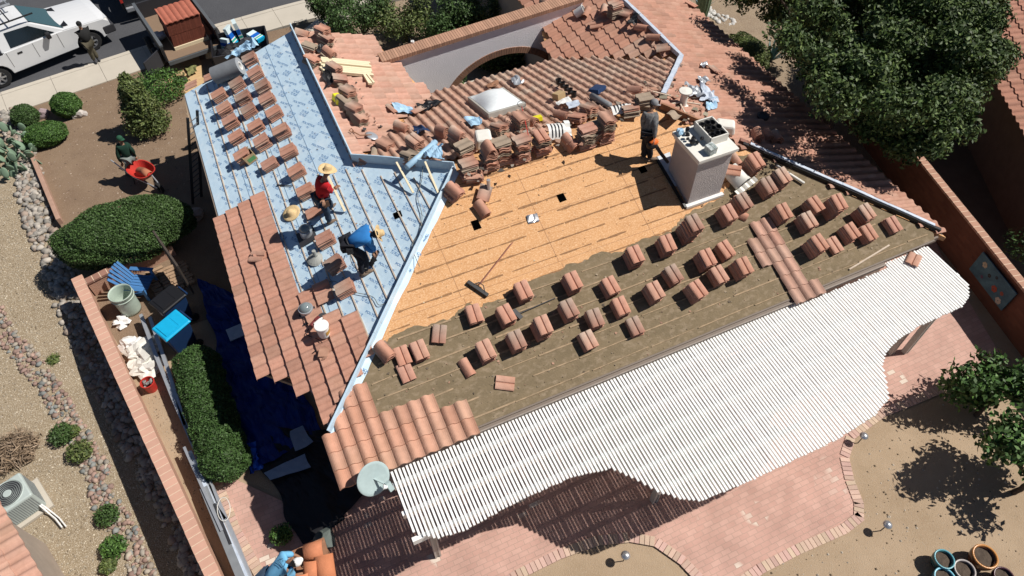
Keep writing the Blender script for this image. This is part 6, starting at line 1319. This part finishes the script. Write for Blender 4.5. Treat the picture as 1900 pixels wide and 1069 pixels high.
# tarps in the house shade
def tarp(name, label, pts, m, seed, amp=.16, z_=.04, n=26):
    P = [at(x, y, z_) for x, y in pts]; return crumple_w(name, label, P, m, seed, amp, n)
def crumple_w(name, label, P, m, seed, amp, n, cat='tarp'):
    V = []; F = []
    for i in range(n+1):
        for j in range(n+1):
            u, v = i/n, j/n; p = P[0].lerp(P[1], u).lerp(P[3].lerp(P[2], u), v); q = Vector((p.x*1.8+seed, p.y*1.8, seed)); V.append(p+Vector((noise.noise(q*1.1)*.12, noise.noise(q*1.1+Vector((9, 0, 0)))*.12, abs(noise.noise(q))*amp+abs(noise.noise(q*3))*amp*.35)))
    for i in range(n):
        for j in range(n): F.append((i*(n+1)+j, (i+1)*(n+1)+j, (i+1)*(n+1)+j+1, i*(n+1)+j+1))
    return tag(mesh(name, V, F, m), label, cat)
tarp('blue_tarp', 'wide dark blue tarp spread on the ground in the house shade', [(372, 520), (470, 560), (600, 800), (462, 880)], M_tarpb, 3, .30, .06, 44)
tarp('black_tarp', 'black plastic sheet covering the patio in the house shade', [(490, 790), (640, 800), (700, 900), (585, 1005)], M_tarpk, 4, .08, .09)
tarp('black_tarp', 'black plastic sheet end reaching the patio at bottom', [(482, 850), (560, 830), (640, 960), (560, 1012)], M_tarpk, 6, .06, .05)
for k, (pts, lab) in enumerate((([(542, 800), (560, 792), (586, 820), (545, 838)], 'small triangular blue offcut on the black sheet'), ([(492, 878), (562, 842), (575, 870), (505, 895)], 'large pale offcut lying on the black sheet'))):
    o = crumple_w('underlayment_offcut', lab, [at(x, y, .22) for x, y in pts], mat('offcut%d' % k, (.30, .36, .46), (.22, .28, .38), scale=6), 11+k, .03, 10, 'offcut')
crumple('blue_tarp_end', 'bright blue sunlit tarp end poking past the long hedge', [(458, 828), (474, 822), (490, 870), (466, 880)], GP, plain('tarp_sunlit_blue', (.01, .11, .60), .4), 51, .14, .06, 'tarp')  # brighter copy of the tarp blue, sunlight put into its colour
single(MB().box(at(444, 614, .16), (.62, .42, .03), Matrix.Rotation(.1, 3, 'Z')), 'grey_board', M_memb, 'pale square board lying on tarp under the left eave', 'board')
# AC unit
p = at(48, 938, -1.05); t = thing('air_conditioner', 'grey-green outdoor air conditioning unit on a pad at left edge', 'air conditioner', (p.x, p.y, -1.1), R(20)); M_ac = plain('ac_paint', (.42, .48, .46), .5)
MB().box((0, 0, .05), (1.0, 1.0, .08)).build('pad', M_conc, t); b = MB().box((0, 0, .45), (.80, .80, .72)); cab = b.build('cabinet', M_ac, t, bevel=.05)
MB().lathe([(.33, .815), (.345, .83), (.36, .815), (.36, .80), (.33, .80)], (-.02, .02, 0), 32).build('fan_ring', M_ac, cab); MB().lathe([(0, .819), (.325, .819)], (-.02, .02, 0), 32).build('fan_well', M_dark, cab)
b = MB()
for k in range(1, 8): b.lathe([(.045*k-.004, .832), (.045*k, .838), (.045*k+.004, .832)], (-.02, .02, 0), 28)
b.lathe([(0, .845), (.09, .842), (.10, .83)], (-.02, .02, 0), 24); b.build('fan_grille', M_ac, cab)
b = MB()
for s in range(4):
    M = Matrix.Rotation(s*math.pi/2, 3, 'Z')
    for k in range(14): b.box(M @ Vector((.403, -.33+k*.05, .45)), (.006, .012, .58), M)
b.build('louvre', M_gray, cab); MB().tube([(.30, -.42, .3), (.34, -.65, .1), (.40, -.9, .12), (.42, -1.2, .1)], .02).tube([(.34, -.42, .3), (.40, -.65, .08), (.46, -.9, .06), (.50, -1.25, .1)], .018).build('pipe', M_white, t)
# ---------------------------------------------------------------- neighbouring houses
a = at(-2, 925, 1.5); c = at(84, 1075, 1.5); d = (c-a).normalized(); n_ = Vector((-d.y, d.x, 0)); n_ = n_ if n_.x < 0 else -n_
t = thing('neighbour_house', 'corner of a neighbouring house with pink clay tile roof at bottom left', 'house', (0, 0, 0))
sl = .30; pln = (1.5-sl*(n_.x*a.x+n_.y*a.y), sl*n_.x, sl*n_.y); A2 = a-d*2.2; 
tile_field('roof', pln, [tuple(q[:2]) for q in (a+d*-.0, c+d*3, c+d*3+n_*5, a+n_*5)], (.50, .27, .20), .15, seed=31, parent=t, width=.30)
q = (a+c)/2+n_*3+d*1; MB().box((q.x, q.y, .15), (4.6, 5.4, 2.6), Matrix((d, n_, Vector((0, 0, 1)))).transposed()).build('wall', M_stbase, t)
a = at(1842, 150, 2.5); c = at(1912, 275, 2.5); d = (c-a).normalized(); n_ = Vector((-d.y, d.x, 0)); n_ = n_ if n_.x > 0 else -n_
t = thing('neighbour_house', 'neighbouring house with red tile roof behind the shade tree at top right', 'house', (0, 0, 0)); pln = (2.5-sl*(n_.x*a.x+n_.y*a.y), sl*n_.x, sl*n_.y)
tile_field('roof', pln, [tuple(q[:2]) for q in (a-d*9, c+d*2.5, c+d*2.5+n_*6, a-d*9+n_*6)], (.46, .22, .155), .08, seed=32, parent=t, width=.31)
q = (a+c)/2+n_*3.5-d*3; MB().box((q.x, q.y, 1.2), (13, 6.2, 2.4), Matrix((d, n_, Vector((0, 0, 1)))).transposed()).build('wall', mat('shade_darkened_stucco', (.16, .11, .08), scale=3), t)  # wall colour darkened, shade from tree and house painted into it
for k, (aa, cc, w_, lab) in enumerate((((1845, 300), (1870, 345), .45, 'flat tan stone slab in the neighbouring yard shade'), ((1862, 338), (1885, 380), .45, 'second flat tan slab lower in the neighbouring yard'))): single(MB().bar(at(*aa, .1), at(*cc, .1), w_, .1), 'stone_slab', M_conc, lab, 'slab')
st(sheet('neighbour_yard', [(16.0, -3), (40, -3), (40, 15.4), (19.7, 15.4)], .02, mat('dark_soil', (.17, .12, .08), scale=2)))
# painted panel hung on the right wall
wa = Vector((15.2, -3.2, 0)); wb_ = Vector((19.55, 15.5, 0)); wd = (wb_-wa).normalized(); wn = Vector((-wd.y, wd.x, 0)); q = wa+wd*((at(1866, 500, 1.0)-wa).dot(wd)-.2)
t = thing('wall_panel', 'blue painted outdoor panel with small flower shapes hung on the brick wall', 'wall art', q+wn*.16+Vector((0, 0, .85))); Mp = Matrix((wd, wn, Vector((0, 0, 1)))).transposed()
MB().box((0, 0, 0), (1.5, .03, .75), Mp).build('panel', mat('panel_paint', (.10, .20, .25), (.05, .10, .14), scale=4), t)
for k, (u, v, s, cc) in enumerate(((.45, .16, .09, (.5, .42, .3)), (.15, .05, .06, (.03, .03, .03)), (-.2, -.1, .10, (.35, .07, .04)), (-.45, .0, .06, (.3, .08, .05)), (.3, -.18, .05, (.12, .05, .1)), (-.05, .2, .05, (.03, .03, .04)), (-.5, -.25, .10, (.5, .42, .35)))):
    b = MB()
    for j in range(6): b.ico(Mp @ Vector((u+s*.6*math.cos(j), .022, v+s*.6*math.sin(j))), s*.5, 1, sq=(1, .15, 1), M=Mp)
    b.build('flower', plain('petal%d' % k, cc, .7), t)
# ---------------------------------------------------------------- back yard
def pot(label, x, y, r_, h_, col, rim):
    p = at(x, y, h_); t = thing('plant_pot', label, 'pot', (p.x, p.y, 0), group='glazed pots in the lower right corner')
    MB().lathe([(0, .01), (r_*.62, .01), (r_*.9, h_*.35), (r_*1.02, h_*.65), (r_*.95, h_*.93), (r_*.90, h_*.95), (r_*.88, h_*.7), (0, h_*.7)], (0, 0, 0), 32).build('pot_body', plain('glaze%d' % x, col, .2, spec=.6), t, smooth=True)
    MB().lathe([(r_*.86, h_*.93), (r_*.9, h_), (r_*1.02, h_), (r_*1.04, h_*.95), (r_*.98, h_*.92)], (0, 0, 0), 32).build('rim', plain('rim%d' % x, rim, .25), t, smooth=True)
    MB().ico((0, 0, h_*.72), 1, 2, .5, 3, (r_*.84, r_*.84, .04)).build('soil', M_bark, t)
pot('teal glazed pot with blue rim nearest the open dirt', 1753, 1037, .21, .38, (.03, .09, .10), (.10, .32, .38)); pot('large brown glazed pot with orange rim', 1829, 1032, .26, .42, (.12, .045, .02), (.50, .22, .06))
pot('dark pot with pale grey rim between teal and brown pots', 1791, 1057, .22, .36, (.05, .04, .04), (.42, .38, .36)); pot('pale blue rimmed pot cut off at the photo bottom', 1754, 1072, .22, .34, (.04, .14, .20), (.20, .50, .62)); pot('dark plum pot in tree shade at bottom right', 1864, 1070, .21, .34, (.03, .01, .015), (.08, .03, .04))
for x, y, lab in ((1161, 1030, 'metal path light beside the left paver curve'), (1604, 808, 'metal path light beside the pergola front edge'), (1648, 973, 'metal path light in the dirt at lower right')):
    p = at(x, y, .42); t = thing('path_light', lab, 'garden light', (p.x, p.y, 0), group='domed path lights'); MB().tube([(0, 0, 0), (0, 0, .40)], .012, 8).build('stake', M_dark, t); MB().lathe([(0, .46), (.06, .45), (.10, .41), (.105, .395), (.05, .40)], (0, 0, 0), 24).build('shade', M_chrome, t, smooth=True)
# terracotta ridge tiles beside the bending man, on a low trestle
for k, (x0, y0, x1, y1, r_, lab) in enumerate(((600, 1030, 608, 1085, .18, 'wide terracotta barrel tile standing upright at bottom edge'), (578, 1040, 580, 1085, .15, 'narrower terracotta barrel tile left of the wide one'), (560, 1062, 562, 1090, .13, 'terracotta barrel tile half hidden by the bending man'))):
    a = at(x0, y0, 1.15); c = at(x1, y1, .95); d = (c-a).normalized(); sx_ = d.cross(Vector((0, 0, 1))).normalized(); uz = sx_.cross(d); V = [q+sx_*(r_*math.cos(t_))+uz*(r_*.85*math.sin(t_)) for q in (a, c) for t_ in [math.pi*i/12 for i in range(13)]]
    o = mesh('terracotta_tile', V, [(i, i+1, 14+i, 13+i) for i in range(12)], M_tile, None, np.tile(np.array([.58, .22, .11]), (26, 1)), smooth=True); s = o.modifiers.new('s', 'SOLIDIFY'); s.thickness = .02; tag(o, lab, 'roof tile')
a = at(565, 1027, 1.0); c = at(600, 1018, 1.0); d = (c-a).normalized(); sx_ = Vector((d.y, -d.x, 0)); V = [q+sx_*(.17*math.cos(t_))+Vector((0, 0, .14*math.sin(t_))) for q in (a, c) for t_ in [math.pi*i/12 for i in range(13)]]
o = mesh('terracotta_tile', V, [(i, i+1, 14+i, 13+i) for i in range(12)], M_tile, None, np.tile(np.array([.54, .21, .11]), (26, 1)), smooth=True); s = o.modifiers.new('s', 'SOLIDIFY'); s.thickness = .02; tag(o, 'terracotta barrel tile lying crosswise above the upright ones', 'roof tile')
t = thing('trestle', 'dark low trestle under the terracotta tiles at bottom edge', 'trestle', at(585, 1050, .0)); MB().box((.05, -.3, .80), (.75, 1.0, .05)).build('tabletop', M_oldwood, t)
for x in (-.25, .35):
    for y in (-.7, .1): MB().box((x, y, .39), (.06, .06, .78)).build('leg', M_oldwood, t)
b = MB(); b.ico(at(600, 1003, .2), .26, 2, .6, 5, (1, .9, .7)); single(b, 'grey_sack', plain('sack_grey', (.10, .12, .11), .8), 'dark grey sack on black sheet above terracotta tiles', 'sack')
# stones and crumbs on the dirt
def crumbs(name, label, poly, n, smin, smax, cols, seed, zf):
    r = random.Random(seed); b = MB(); xs = [p[0] for p in poly]; ys = [p[1] for p in poly]; k = 0
    while k < n:
        x = r.uniform(min(xs), max(xs)); y = r.uniform(min(ys), max(ys))
        if not inpoly(x, y, poly): continue
        k += 1; s = smin*(smax/smin)**(r.random()**2.5); gq = r.uniform(.7, 1.2); b.c = tuple(v*gq for v in r.choice(cols)); z_ = zf(x, y)+s*.2
        b.add([(x-s, y-s*.6, z_), (x+s*.8, y-s, z_), (x+s, y+s*.7, z_), (x-s*.6, y+s, z_), (x, y, z_+s*.8)], [(0, 1, 4), (1, 2, 4), (2, 3, 4), (3, 0, 4)])
    return tag(b.build(name, M_rock, col=True), label, 'gravel', kind='stuff')
crumbs('yard_stones', 'small pale stones scattered on the tan dirt yard', [(p.x, p.y) for p in (at(1600, 830), at(1880, 680), at(1895, 1069), at(1400, 1069), at(1600, 980))], 700, .006, .03, [(.5, .44, .36), (.2, .15, .1)], 1, lambda x, y: 0)
crumbs('front_stones', 'small stones scattered in the brown front yard gravel', [(p.x, p.y) for p in (at(90, 200), at(250, 110), at(360, 180), at(370, 350), at(120, 400), at(80, 280))], 2200, .010, .03, [(.42, .34, .27), (.30, .22, .16), (.16, .11, .08)], 2, lambda x, y: 0)
crumbs('gravel_stones', 'pale gravel stones over the neighbouring yard', [(p.x, p.y) for p in (at(-5, 330, -.5), at(60, 330, -.5), at(200, 700, -1), at(330, 1069, -1), at(-5, 1069, -1))], 9000, .010, .028, [(.55, .48, .37), (.42, .36, .28), (.28, .22, .15)], 3, yard_z)
crumbs('side_stones', 'small stones in the side yard soil', [(p.x, p.y) for p in (at(200, 560), at(300, 700), at(345, 830), at(400, 1000), at(380, 960), at(270, 740))], 500, .008, .02, [(.45, .36, .27), (.22, .15, .1)], 4, lambda x, y: 0)
